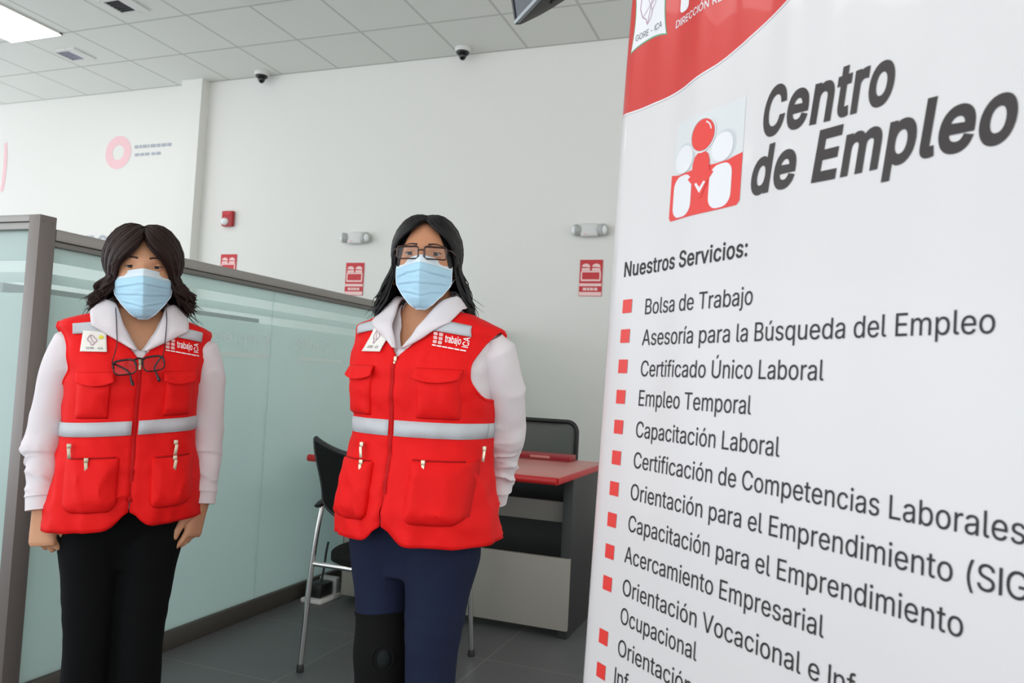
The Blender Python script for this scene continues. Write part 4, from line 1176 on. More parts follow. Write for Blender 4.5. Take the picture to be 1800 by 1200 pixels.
def person(c):
    phi = R(c['phi'])
    root = thing('person', c['label'], 'person', c['loc'], c['face'] + phi, 'two women in red vests')
    cp, sp = math.cos(phi), math.sin(phi)
    def vl(p):                    # seen-from-camera frame -> the person's own frame
        return Vector((p[0] * cp + p[1] * sp, -p[0] * sp + p[1] * cp, p[2]))
    z_, (W_, F_, B_) = smooth_tab(c['torso'])
    def TW(z): return float(np.interp(z, z_, W_))
    def TF(z): return float(np.interp(z, z_, F_))
    def TB(z): return float(np.interp(z, z_, B_))
    seed = c['seed']
    def wr(x, y, z):
        a = noise.noise(Vector((x * 9 + seed, y * 9, z * 7))) * .005
        low = sst(c['band'] - .02, c['hem'] + .03, z)
        a += low * .0075 * noise.noise(Vector((x * 22 + seed, y * 10, z * 5)))
        a += .0045 * noise.noise(Vector((x * 30 + z * 14, z * 26 + seed, y * 20)))
        r_ = 1 - abs(noise.noise(Vector((x * 16 + z * 6 + seed, y * 6, z * 9 - x * 5)))) * 2.2
        a += .006 * max(0, r_) ** 2 * (.45 + .75 * low)
        return a
    def flare(z):
        return .012 * sst(c['band'], c['hem'], z)
    def fy(x, z, off=0):
        Wd = TW(z) + off; D = TF(z) + off
        q = min(.985, abs(x) / Wd)
        return -D * (1 - q ** NE) ** (1 / NE)
    def fv(x, z, off=0):          # point on the vest's front
        o = .009 + flare(z) + .014 * math.exp(-((z - c['tip']) / .022) ** 2) + off
        y = fy(x, z, o)
        k = wr(x, y, z)
        return Vector((x, y - k, z))
    def ring_pt(th, z, off, back=False, wrk=True):
        Wd = TW(z) + off
        D = (TB(z) if back else TF(z)) + off
        s_, c_ = math.sin(th), math.cos(th)
        x = Wd * math.copysign(abs(s_) ** (2 / NE), s_)
        y = D * abs(c_) ** (2 / NE) * (1 if back else -1)
        if wrk:
            k = wr(x, y, z)
            ln = math.hypot(x, y) or 1
            x += x / ln * k; y += y / ln * k
        return Vector((x, y, z))
    zn, hem, zV, zVv, arm0 = c['zn'], c['hem'], c['zV'], c['zVv'], c['arm0']
    tip = c['tip']

    # ---------------------------------------------------------------- body (one continuous skin)
    HM = Matrix.Translation(vl(c['head'])) @ Matrix.Rotation(R(c['head_yaw']) - phi, 4, 'Z') @ Matrix.Rotation(R(c.get('head_tilt', 0)), 4, 'Y') @ Matrix.Rotation(R(c.get('head_nod', 0)), 4, 'X') @ Matrix.Scale(c['hs'], 4)
    b = MB()
    rings = []
    for z in np.linspace(hem + .075, zn + .004, 40):
        ring = []
        for k in range(40):
            th = 2 * math.pi * k / 40
            bk = math.cos(th) < 0
            ring.append(ring_pt(th if not bk else math.pi - th, z, -.008, bk, False))
        rings.append(ring)
    b.loft(rings)
    hd = MB().sphere((0, 0, 0), HE, 72, 60, fn=head_fn)
    for s in (-1, 1):
        em = Matrix.Rotation(R(12), 3, 'X') @ Matrix.Rotation(R(-s * 22), 3, 'Z')
        hd.sphere((s * .0755, .012, -.004), (.0065, .017, .030), 16, 12, em)
        hd.sphere((s * .079, .018, .004), (.006, .012, .020), 12, 8, em)
    hd.xf(HM)
    b.add(hd.v, hd.f)
    hp = vl(c['head'])
    b.tube(spline([(hp.x * .2, .018, zn - .06), (hp.x * .4, .012, zn + .005), (hp.x * .9, hp.y + .012, hp.z - .05), (hp.x, hp.y + .01, hp.z)], 12), [.062, .060, .058, .056, .054, .052, .051, .051, .051, .052, .052, .05], 24)
    for arm in c['arms']:
        pts = [vl(p) for p in arm['path']]
        pth = spline(pts, 26)
        b.tube(pth, [lerp(.026, .040, i / 4) if i < 4 else lerp(.040, .036, i / 12) if i < 12 else lerp(.036, .0225, (i - 12) / 13) for i in range(26)], 18)
        hand(b, pth[-1] + (pth[-1] - pth[-2]).normalized() * .004, vl(arm['d']), vl(arm['n']), vl(arm['t']), arm['curl'], .96, arm.get('thumb', .3), arm.get('fan', .05), arm.get('cstep', 4))
    for lg in c['legs']:
        pth = spline([vl(p) for p in lg], 20)
        b.tube(pth, [lerp(.072, .045, i / 9) if i < 10 else lerp(.047, .032, (i - 10) / 9) for i in range(20)], 18)
        e = pth[-1]
        f = vl((0, -1, 0)).normalized()
        b.tube([e + Vector((0, 0, -.01)) - f * .03, e + f * .02 + Vector((0, 0, -.03)), e + f * .10 + Vector((0, 0, -.05)), e + f * .17 + Vector((0, 0, -.058))], [.032, .034, .028, .016], 14)
    remesh('body', b, .0024, c['skin'], root, 2, .4)

    # ---------------------------------------------------------------- eyes and brows
    for s in (-1, 1):
        ex, ez = s * .0315, .0115
        ey = front_of_head(ex, ez) + .0075
        ev = MB().sphere((ex, ey, ez), .0118, 20, 14).xf(HM).build('eye', 'eye_white', root)
        q = MB()
        rws = [[(ex + .0119 * math.sin(R(a)) * math.cos(t) - .0006, ey - .0122 * math.cos(R(a)), ez - .001 + .0119 * math.sin(R(a)) * math.sin(t)) for t in [2 * math.pi * k / 18 for k in range(19)]] for a in (0.5, 12, 24, 35)]
        q.grid(rws).xf(HM).build('iris', 'iris', ev)
        for (nm, e0, e1_) in (('upper_lid', c['lid'], 84), ('lower_lid', -84, -18)):
            rws = []
            for i in range(8):
                el = R(lerp(e0, e1_, i / 7))
                row = []
                for j in range(15):
                    az = R(lerp(-82, 82, j / 14))
                    tilt = -abs(az) * (.10 if e0 > 0 else -.10)
                    rr_ = .0133
                    ee = el + tilt
                    row.append((ex + rr_ * math.cos(ee) * math.sin(az) * 1.12, ey - rr_ * math.cos(ee) * math.cos(az), ez + rr_ * math.sin(ee)))
                rws.append(row)
            MB().grid(rws).xf(HM).build(nm, c['skin'], ev, solid=.0012, off=0)
        if c['lid'] > 0:
            lash = [(ex + .0138 * math.cos(R(c['lid'])) * math.sin(R(a)) * 1.12, ey - .0138 * math.cos(R(c['lid'])) * math.cos(R(a)), ez + .0138 * math.sin(R(c['lid']) - abs(R(a)) * .10)) for a in range(-75, 76, 15)]
            MB().tube(lash, [.0004] + [.0010] * (len(lash) - 2) + [.0004], 6).xf(HM).build('eyelash', 'brow', ev)
        pts, rad = [], []
        for k in range(12):
            u = k / 11
            x = s * lerp(.014, .052, u)
            z = .0335 + .0055 * math.sin(u * math.pi * .8) - .005 * u
            pts.append((x, front_of_head(x, z) - .0003, z)); rad.append(.0026 * (1 - .75 * u) + .0004)
        MB().tube(pts, rad, 8, .45, upv=(0, 0, 1)).xf(HM).build('eyebrow', 'brow', root)

    # ---------------------------------------------------------------- face mask
    def mprof(z):
        return float(np.interp(z, [-.130, -.118, -.10, -.06, -.034, -.020, -.008, .006], [-.080, -.104, -.119, -.130, -.134, -.130, -.122, -.110]))
    def mhw(z):
        return float(np.interp(z, [-.130, -.122, -.112, -.085, -.060, -.045, -.02, .0], [.006, .017, .030, .052, .0675, .070, .070, .069]))
    rows = []
    NR, NB = 56, 48
    for i in range(NR):
        v = i / (NR - 1)
        row = []
        for j in range(49):
            u = -1 + j / 24
            ztop = .004 - .010 * abs(u) ** 1.1
            zz = lerp(-.128, ztop, v)
            hw_ = mhw(lerp(-.128, 0, v))
            x = u * hw_
            pleat = 0
            for pz, sl in ((-.088, .016), (-.064, .004), (-.040, -.008)):
                dz = zz - pz - sl * (abs(u) - .5) - .0022 * noise.noise(Vector((u * 3 + seed, pz * 90, 0)))
                amp = (.35 + .65 * abs(u)) * (1 - abs(u) ** 8)
                pleat += amp * (.0042 * math.exp(-((dz - .003) / .0032) ** 2) - .0042 * math.exp(-((dz + .002) / .0026) ** 2))
            y = mprof(zz) + .090 * (abs(x) / .0715) ** 1.32 - pleat + .0018 * noise.noise(Vector((x * 60, zz * 70, seed)))
            row.append((x, y, zz))
        rows.append(row)
    mk = MB().grid(rows[:NB]).xf(HM).build('face_mask', 'mask', root, solid=.0016, off=0)
    eg = MB().grid(rows[NB - 1:])
    eg.tube([r[0] for r in rows[3:]] + rows[-1] + [r[-1] for r in rows[3:][::-1]] + rows[1][::-1], .0013, 6)
    eg.xf(HM).build('mask_border', 'mask_edge', mk, solid=.0012, off=0)
    for s in (-1, 1):
        a = Vector(rows[-3][48 if s > 0 else 0]); e_ = Vector(rows[26][48 if s > 0 else 0])
        MB().tube(spline([a, (s * .0735, -.014, .0), (s * .083, .016, .016), (s * .086, .030, -.004), (s * .081, .018, -.030), (s * .075, -.012, -.042), e_], 30), .0014, 6).xf(HM).build('ear_loop', 'loop', mk)

    # ---------------------------------------------------------------- hair
    HR = random.Random(seed)
    h = MB()
    EC = Vector((0, .006, .006)); ER = Vector((.0795, .099, .1085))
    def ep(dv, o=0):
        return EC + Vector((dv.x * (ER.x + o), dv.y * (ER.y + o), dv.z * (ER.z + o)))
    cap_rows = []
    for i in range(26):
        row = []
        for j in range(49):
            az = R(lerp(-180, 180, j / 48))          # 0 = front
            ze = lerp(1.0, c['cap_side'] if abs(az) > R(62) else lerp(c['cap_front'], c['cap_side'], sst(R(18), R(62), abs(az))), i / 25)
            rad = math.sqrt(max(0, 1 - ze * ze))
            row.append(ep(Vector((rad * math.sin(az), -rad * math.cos(az), ze)), .002))
        cap_rows.append(row)
    h.grid(cap_rows)
    style = c['hair']
    for k in range(style['n']):
        s = 1 if k % 2 else -1
        q = HR.random()
        al = R(lerp(style['a0'], 180, q ** style.get('bias', 1.0)))
        fr = min(1, (math.degrees(al) - style['a0']) / (150 - style['a0']))
        ra = lerp(style['root0'], 150, fr ** .9 + HR.uniform(-.05, .05))       # angle of the root along the parting, from the front
        r0 = Vector((s * HR.uniform(.01, .05) + style.get('part', 0), -math.cos(R(ra)), math.sin(R(ra)))).normalized()
        rim = Vector((s * math.sin(al), -math.cos(al), HR.uniform(-.30, .0))).normalized()
        bang = sst(1, 0, (math.degrees(al) - style['a0']) / style['bang'])
        ctl = [r0.lerp(rim, .33).normalized(), r0.lerp(rim, .67).normalized()]
        if bang > 0:
            jit = HR.uniform(-.05, .09)
            for q_ in (0, 1):
                m_ = style['mid'][q_]
                ctl[q_] = ctl[q_].lerp(Vector((s * (m_[0] + jit), m_[1], m_[2] + jit * .5)), bang).normalized()
        dirs = spline([r0, ctl[0], ctl[1], rim], 11)
        pts = []
        lift = style['lift'] * HR.uniform(.5, 1.15)
        for i in range(11):
            t = i / 10
            dv = dirs[i].normalized()
            pts.append(ep(dv, .004 + lift * math.sin(math.pi * min(1, t * .9 + .12))))
        e = pts[-1]
        ln = lerp(style['len'][0], style['len'][1], min(1, (math.degrees(al) - style['a0']) / 90)) * HR.uniform(.78, 1.06)
        out = Vector((rim.x, rim.y * .6 + .15, 0)).normalized()
        ph = HR.uniform(0, 6.28)
        wv = style['wave']
        pv = pts[-1] - pts[-2]
        for i in range(1, 13):
            t = i / 12
            p = e + Vector((0, 0, -ln * t)) + pv.normalized() * 0 + out * (style['flick'] * t ** 2.2 * HR.uniform(.9, 1.1) + style['spread'] * t) + Vector((-rim.y * s, rim.x * s, 0)) * (wv * math.sin(ph + t * 7) * t) + out * (wv * math.sin(ph * 2 + t * 8) * t)
            p.y = max(p.y, style.get('ymin', -.07))
            pts.append(p)
        wd = style['w'] * HR.uniform(.7, 1.25)
        rad = [wd * (.45 + .55 * min(1, i / 5)) if i < 18 else wd * max(.05, 1 - ((i - 17) / 5.5) ** 1.8) for i in range(len(pts))]
        h.tube(pts, rad, 7, .42, upv=None)
    for k in range(style.get('wisps', 0)):
        s = 1 if k % 2 else -1
        al = R(HR.uniform(style['a0'] - 4, 150))
        rim = Vector((s * math.sin(al), -math.cos(al), -.2)).normalized()
        e = ep(rim, .012)
        ln = style['len'][1] * HR.uniform(.5, 1.15)
        out = Vector((rim.x, rim.y * .5, 0)).normalized()
        pts = [e + Vector((0, 0, .03)), e] + [e + Vector((0, 0, -ln * t)) + out * (style['flick'] * 1.5 * t ** 2 + style['spread'] * t + .008 * math.sin(t * 9 + k)) for t in np.linspace(.12, 1, 9)]
        h.tube(pts, [.0016] * 6 + [.0014, .0012, .0009, .0006, .0003], 5)
    h.xf(HM).build('hair', c['hair_mat'], root, weld=False, angle=80)

    # ---------------------------------------------------------------- shirt
    sh = MB()
    def half(xi_fn, xo_fn, zs, off_fn, cols, s, hemfn=None):
        rows = []
        for z in zs:
            o = off_fn(z)
            Wd = TW(z) + o
            xi, xo = xi_fn(z), xo_fn(z)
            ti = math.asin(min(1, (max(0, xi) / Wd)) ** (NE / 2))
            to = math.asin(min(1, max(xi + .0005, min(xo, Wd)) / Wd) ** (NE / 2))
            row = []
            for j in range(cols):
                th = lerp(ti, to, j / (cols - 1))
                p = ring_pt(s * th, z, o)
                if hemfn:
                    p.z += hemfn(p.x, z)
                row.append(p)
            rows.append(row)
        return rows
    zs = list(np.linspace(hem + .045, tip - .02, 40)) + list(np.linspace(tip - .015, zn, 22))
    xish = lambda z: 0 if z < zV else .056 * ((z - zV) / (zn - zV)) ** .85
    for s in (-1, 1):
        sh.grid(half(xish, lambda z: 9, zs, lambda z: .002, 20, s))
    sh.grid([[ring_pt(R(a), z, .002, True) for a in np.linspace(-90, 90, 36)] for z in zs])
    shirt = sh.build('shirt', 'shirt', root, solid=.002, off=0)
    MB().grid([[fvp + Vector((0, -.004, 0)) for fvp in (Vector((x, fy(x, z, .002), z)) for x in (-.014, -.007, 0, .007, .014))] for z in np.linspace(zVv - .05, zV + .004, 12)]).build('placket', 'shirt', shirt, solid=.002)
    for arm in c['arms']:
        pts = [vl(p) for p in arm['path']]
        pth = spline(pts, 110)
        r_a, r_e, r_w = arm['r']
        def rad_at(t):
            return lerp(r_a, r_e, t / .5) if t < .5 else lerp(r_e, r_w, (t - .5) / .5)
        def md(t, th):
            st = .66 + .34 * sst(0, .09, t)
            a = .05 * noise.noise(Vector((math.cos(th) * 1.4 + seed, math.sin(th) * 1.4, t * 9)))
            fold = 0
            for cc, ww, amp, f_, sh_ in ((.50, .10, .15, 46, 1.0), (.64, .09, .15, 62, -1.3), (.80, .10, .15, 56, 1.8), (.25, .16, .07, 26, 1)):
                q_ = 1 - abs(math.sin(.5 * (t * f_ + th * sh_ + cc * 20 + 2.0 * noise.noise(Vector((math.cos(th) + seed, math.sin(th), t * 4))))))
                fold += c.get('folds', 1.3) * math.exp(-((t - cc) / ww) ** 2) * amp * (q_ ** 2 - .3) * (.45 + .55 * math.cos(th + cc * 9 + seed))
            ed = c.get('elbow', 0)
            fold += ed * (sst(.44, .58, t) - sst(.585, .63, t)) * (.55 + .45 * math.cos(th + seed)) * (1 + .5 * noise.noise(Vector((math.cos(th) * 2, math.sin(th) * 2, seed))))
            puff = .16 * math.exp(-((t - .93) / .05) ** 2)
            return st * (1 + a * 1.3 + fold + puff)
        n1 = 100
        MB().tube(pth[:n1], [rad_at(i / 109) for i in range(n1)], 44, mod=lambda t, th: md(t * (n1 - 1) / 109, th)).build('sleeve', 'shirt', shirt)
        cf = [pth[-12] + (pth[-1] - pth[-12]) * t for t in (0, .05, .5, 1.0, 1.02)]
        w0 = r_w * 1.08
        MB().tube(cf, [w0 * .9, w0 * 1.03, w0 * 1.02, w0 * 1.02, w0 * .9], 32, cap=False, mod=lambda t, th: 1 + .02 * math.sin(2 * th)).build('cuff', 'shirt', shirt, solid=.003)
    # collar
    def lift_up(p, o):
        z = p[2]
        for _ in range(60):
            vo = .011 + .014 * math.exp(-((z - tip) / .022) ** 2) + o
            Wd, D = TW(z) + vo, (TF(z) if p[1] < 0 else TB(z)) + vo
            if (abs(p[0]) / Wd) ** NE + (abs(p[1]) / D) ** NE >= 1 or z > zn + .01:
                break
            z += .002
        return Vector((p[0], p[1], z + o))
    def push_front(p, o):
        return Vector((p[0], min(p[1], fv(p[0], p[2], .003).y - o), p[2]))
    def drape(p, o, u):
        k = sst(.50, .78, u)
        return lift_up(p, o).lerp(push_front(p, o), k)
    cl = c['collar']
    for s in (-1, 1):
        F = spline([(0, .066, zn + .042), (s * .042, .050, zn + .038), (s * .0635, .008, zn + .022), (s * .058, -.040, zn - .004), (s * .036, -.070, lerp(zn, zV, .50)), (s * .008, -.09, zV + .004)], 40)
        E_ = spline([(0, .088, zn + .002), (s * .060, .070, zn + .000), (s * .100, .012, zn - .010), (s * cl[0], -.045, zn - .024), (s * cl[1], -.075, zn - cl[2])], 31)
        tipq, endq = E_[-1], Vector((s * .018, -.09, zV + .006))
        E_ = E_ + [tipq.lerp(endq, (k_ + 1) / 9) for k_ in range(9)]
        rows = []
        for i in range(40):
            row = []
            for j in range(9):
                t = j / 8
                p = F[i].lerp(E_[i], t)
                q = drape(p, .004 + .009 * math.sin(math.pi * min(1, t * .8 + .1)), i / 39)
                row.append(q)
            rows.append(row)
        stand = [[Vector((p.x * .97, p.y * .97, p.z - .03 * t)) for t in (0, .5, 1)] for p in F[:26]]
        MB().grid(rows).build('collar', 'shirt', shirt, solid=.0028, off=0)
        MB().grid(stand).build('collar_stand', 'shirt', shirt, solid=.002, off=0)

    # ---------------------------------------------------------------- vest
    ztp = c['vtop']
    zsv = list(np.linspace(hem, arm0, 34)) + list(np.linspace(arm0 + .004, tip, 20)) + list(np.linspace(tip + .003, ztp, 16))
    offv = lambda z: .009 + flare(z) + .014 * math.exp(-((z - tip) / .022) ** 2)
    xiv = lambda z: .0015 if z < zVv else min(.93 * (TW(z) + .009), .0015 + c['vw'] * ((z - zVv) / (ztp - zVv)) ** .9)
    def xov(z):
        if z <= arm0 or z >= tip:
            return 9
        t = (z - arm0) / (tip - arm0)
        return (TW(z) + offv(z)) * (1 - c['armcut'] * math.sin(math.pi * t ** .8) ** 1.3)
    def hemfn(x, z):
        return (c['notch'] * math.exp(-(x / .030) ** 2) + c['bandtilt'] * x) * max(0, 1 - (z - hem) / .12)
    v = MB()
    for s in (-1, 1):
        v.grid(half(xiv, xov, zsv, offv, 34, s, hemfn))
    rows = []
    for z in zsv:
        o = offv(z); Wd = TW(z) + o
        to = math.asin(min(1, min(xov(z), Wd) / Wd) ** (NE / 2))
        rows.append([ring_pt(th, z, o, True) for th in np.linspace(-to, to, 44)])
    v.grid(rows)
    vest = v.build('vest', 'vest', root, solid=.0035, off=0)
    # armhole and neckline piping
    for s in (-1, 1):
        pp = MB()
        az = [z for z in zsv if arm0 <= z <= tip + .004]
        fr_, bk_ = [], []
        for z in az:
            o = offv(z); Wd = TW(z) + o
            th = math.asin(min(1, min(xov(z), Wd) / Wd) ** (NE / 2))
            fr_.append(ring_pt(s * th, z, o)); bk_.append(ring_pt(s * th, z, o, True))
        pp.tube(fr_ + bk_[::-1], .0042, 8)
        pp.build('armhole_edge', 'vest', vest)
    def strip(zc_, hh, x0, off, n=26):
        for s in (-1, 1):
            rws = []
            for dz in (-hh, 0, hh):
                row = []
                for th in np.linspace(math.asin((x0 / TW(zc_)) ** (NE / 2)), math.pi / 2, n):
                    p0 = ring_pt(s * th, zc_, 0, wrk=False)
                    z = zc_ + dz + c['bandtilt'] * p0.x
                    row.append(ring_pt(s * th, z, .0128 + flare(z)))
                rws.append(row)
            MB().grid(rws).build('reflective_strip', 'reflective', vest, solid=.0012)
        rws = [[ring_pt(th, zc_ + dz + c['bandtilt'] * TW(zc_) * math.sin(th), .0128 + flare(zc_), True) for th in np.linspace(-math.pi / 2, math.pi / 2, 40)] for dz in (-hh, 0, hh)]
        MB().grid(rws).build('reflective_strip', 'reflective', vest, solid=.0012)
    strip(c['band'], c['bandh'], .007, 0)
    def patch(cn, name, m, off, n=(14, 12), edge=None, bulge=0, solid=.0012, parent=vest, sag=0, tfun=None, rc=0):
        rws = []
        for i in range(n[1] + 1):
            row = []
            for j in range(n[0] + 1):
                a, bb = j / n[0], i / n[1]
                x = lerp(lerp(cn[0][0], cn[1][0], a), lerp(cn[3][0], cn[2][0], a), bb)
                z = lerp(lerp(cn[0][1], cn[1][1], a), lerp(cn[3][1], cn[2][1], a), bb)
                d = min(a, 1 - a, bb, 1 - bb) * 2
                if tfun:
                    o = tfun(a, bb)
                else:
                    o = off + bulge * min(1, d * 2.2) ** .6 * (1 - .35 * bb)
                    if edge is not None and d < 1e-6:
                        o = edge
                z += sag * (2 * a - 1) ** 2 * (1 - bb)
                if rc and bb < .5:
                    z += rc * (max(0, abs(2 * a - 1) - .6) / .4) ** 2 * (1 - 2 * bb)
                row.append(fv(x, z, o))
            rws.append(row)
        return MB().grid(rws).build(name, m, parent, solid=solid)
    for s in (-1, 1):
        A = lambda q: [(s * p[0], p[1] + c['bandtilt'] * s * p[0] * .8) for p in q]
        # shoulder reflective tape
        y0, y1, y2, y3 = c['yoke']
        patch([(s * p[0], p[1]) for p in ((y0[0], y0[1]), (y1[0], y1[1]), (y2[0], y2[1]), (y3[0], y3[1]))], 'reflective_strip', 'reflective', .0065, (16, 4))
        # chest pocket with flap
        p0, p1 = c['chest']
        patch(A([(p0[0], p0[1]), (p1[0], p0[1]), (p1[0], p1[1] - .012), (p0[0], p1[1] - .012)]), 'chest_pocket', 'vest', .004, (14, 14), 0.0, .010)
        patch(A([(p0[0] - .004, p1[1] - .034), (p1[0] + .004, p1[1] - .034), (p1[0] + .004, p1[1]), (p0[0] - .004, p1[1])]), 'pocket_flap', 'vest', 0, (14, 8), tfun=lambda a, bb: .004 + .016 * (1 - bb) ** .7, sag=.010, solid=.003)
        # lower pocket
        q0, q1 = c['low'][0 if s < 0 else 1]
        patch(A([(q0[0], q0[1]), (q1[0], q0[1]), (q1[0], q1[1]), (q0[0], q1[1])]), 'lower_pocket', 'vest', .004, (22, 20), 0.0, c['lowbulge'], rc=.02)
        zx, zz = lerp(q0[0], q1[0], c['pull'][0 if s < 0 else 1]), q1[1] - .004
        rws = [[fv(s * x, zz + c['bandtilt'] * s * x * .8 + dz, .0075) for x in np.linspace(q0[0] + .01, q1[0] - .012, 16)] for dz in (-.002, .002)]
        MB().grid(rws).build('pocket_zipper', 'vest_dark', vest, solid=.001)
        for (px, pz) in ((zx, zz), (lerp(q0[0], q1[0], c['pull2'][0 if s < 0 else 1]), lerp(q1[1], c['band'] - c['bandh'], .62))):
            cpt = fv(s * px, pz + c['bandtilt'] * s * px * .8, .012)
            z1 = MB().box(cpt + Vector((0, -.002, -.003)), (.010, .006, .012), None, .0015)
            z1.box(cpt + Vector((.001, -.006, -.021)), (.0078, .003, .026), Matrix.Rotation(R(6 * s), 3, 'Y'), .001)
            z1.build('zip_pull', 'metal_zip', vest)
    # front zipper
    rws = [[fv(x, z, .0025) for x in (-.0042, -.0015, .0015, .0042)] for z in np.linspace(hem + c['notch'] + .028, zVv, 60)]
    MB().grid(rws).build('zipper', 'zip_tape', vest, solid=.001)
    cpt = fv(0, zVv - .006, .004)
    MB().box(cpt, (.008, .005, .012), None, .0015).box(cpt + Vector((0, -.004, -.020)), (.006, .003, .028), None, .001).build('zip_pull', 'metal_zip', vest)
    # crest patch
    k = c['patch']
    bd = patch(k, 'crest_patch', 'patch_white', .008, (14, 12), solid=.001)
    def pm(off):
        def f(a, bb):
            x = lerp(lerp(k[0][0], k[1][0], a), lerp(k[3][0], k[2][0], a), bb)
            z = lerp(lerp(k[0][1], k[1][1], a), lerp(k[3][1], k[2][1], a), bb)
            return fv(x, z, off)
        return f
    f_ = pm(.0098)
    g = MB()
    stroke(g, [(.22, .62), (.32, .80), (.44, .78), (.52, .66), (.60, .60), (.58, .48), (.50, .42), (.48, .34), (.40, .30), (.36, .44), (.26, .50), (.22, .62)], .035, f_)
    stroke(g, [(.32, .80), (.40, .55), (.50, .42)], .03, f_)
    g.build('map_outline', 'emb_lilac', bd)
    shape(MB(), [[(.66, .66), (.78, .62), (.90, .70), (.84, .80), (.74, .82)]], f_).build('emblem', 'emb_yellow', bd)
    text(MB(), 'GORE - ICA', f_, .20, .12, .10, x1=.84, bold=4).build('crest_lettering', 'emb_grey', bd)
    # name print: small emblem, word, vertical word, line
    L0 = c['print']
    f2 = lambda a, bb: fv(L0[0] + a, L0[1] + L0[2] * a + bb, .0085)
    wd_ = L0[3]
    g = MB()
    for i in range(2):
        for j in range(3):
            shape(g, [rrect(i * .0125, j * .0095, i * .0125 + .0095, j * .0095 + .0075, .002)], f2)
    g.build('print_emblem', 'emb_pink', vest)
    text(MB(), 'trabajo', f2, .0275, .0075, .0165, x1=wd_ - .018, bold=16).build('print_lettering', 'emb_white', vest)
    text(MB(), 'ICA', lambda a, bb: f2(wd_ - .0025 - bb, .002 + a), 0, 0, .012, x1=.026, bold=14).build('print_lettering', 'emb_white', vest)
    g = MB()
    xx = 0
    HR2 = random.Random(5)
    while xx < wd_ - .006:
        l_ = HR2.uniform(.006, .013)
        shape(g, [[(xx, -.0062), (min(wd_, xx + l_), -.0062), (min(wd_, xx + l_), -.0032), (xx, -.0032)]], f2)
        xx += l_ + .0016
    g.build('print_line', 'emb_white', vest)

    # ---------------------------------------------------------------- trousers
    b = MB()
    rings = []
    for z in np.linspace(c['crotch'] - .04, hem + .10, 18):
        rings.append([ring_pt(th if math.cos(th) >= 0 else math.pi - th, z, -.003 - .063 * sst(c['crotch'] + .15, c['crotch'] - .04, z), math.cos(th) < 0, False) for th in [2 * math.pi * k_ / 36 for k_ in range(36)]])
    b.loft(rings)
    for lg, rl in zip(c['legs'], c['legr']):
        pth = spline([vl(p) for p in lg], 40)
        cut = [p for p in pth if p.z > .035]
        rd = [float(np.interp(-p.z, [-q[0] for q in rl], [q[1] for q in rl])) for p in cut]
        b.tube(cut, rd, 28, mod=lambda t, th: 1 + .03 * noise.noise(Vector((math.cos(th) * 1.5, math.sin(th) * 1.5 + seed, t * 8))) + .016 * math.sin(t * 60 + th * 2) * math.exp(-((t - .55) / .16) ** 2))
    remesh('trousers', b, .006, c['leg_mat'], root, 3)
    for lg in c['legs']:
        e = vl(lg[-1])
        f = vl((0, -1, 0)).normalized(); sd = Vector((-f.y, f.x, 0))
        rings = []
        for (l, hw, h0, h1) in ((-.075, .004, .012, .05), (-.07, .026, .0, .075), (-.03, .034, .0, .10), (.02, .036, .0, .095), (.07, .042, 0, .07), (.12, .046, 0, .05), (.155, .036, .0, .038), (.172, .010, .008, .024)):
            cc = Vector((e.x, e.y, 0)) + f * l
            rings.append([cc + sd * (hw * math.cos(a)) + Vector((0, 0, lerp(h0, h1, .5 + .5 * math.copysign(abs(math.sin(a)) ** .7, math.sin(a))))) for a in [2 * math.pi * k_ / 20 for k_ in range(20)]])
        MB().loft(rings).build('shoe', 'shoe', root)
    return dict(root=root, vl=vl, fv=fv, HM=HM, TW=TW, fy=fy)

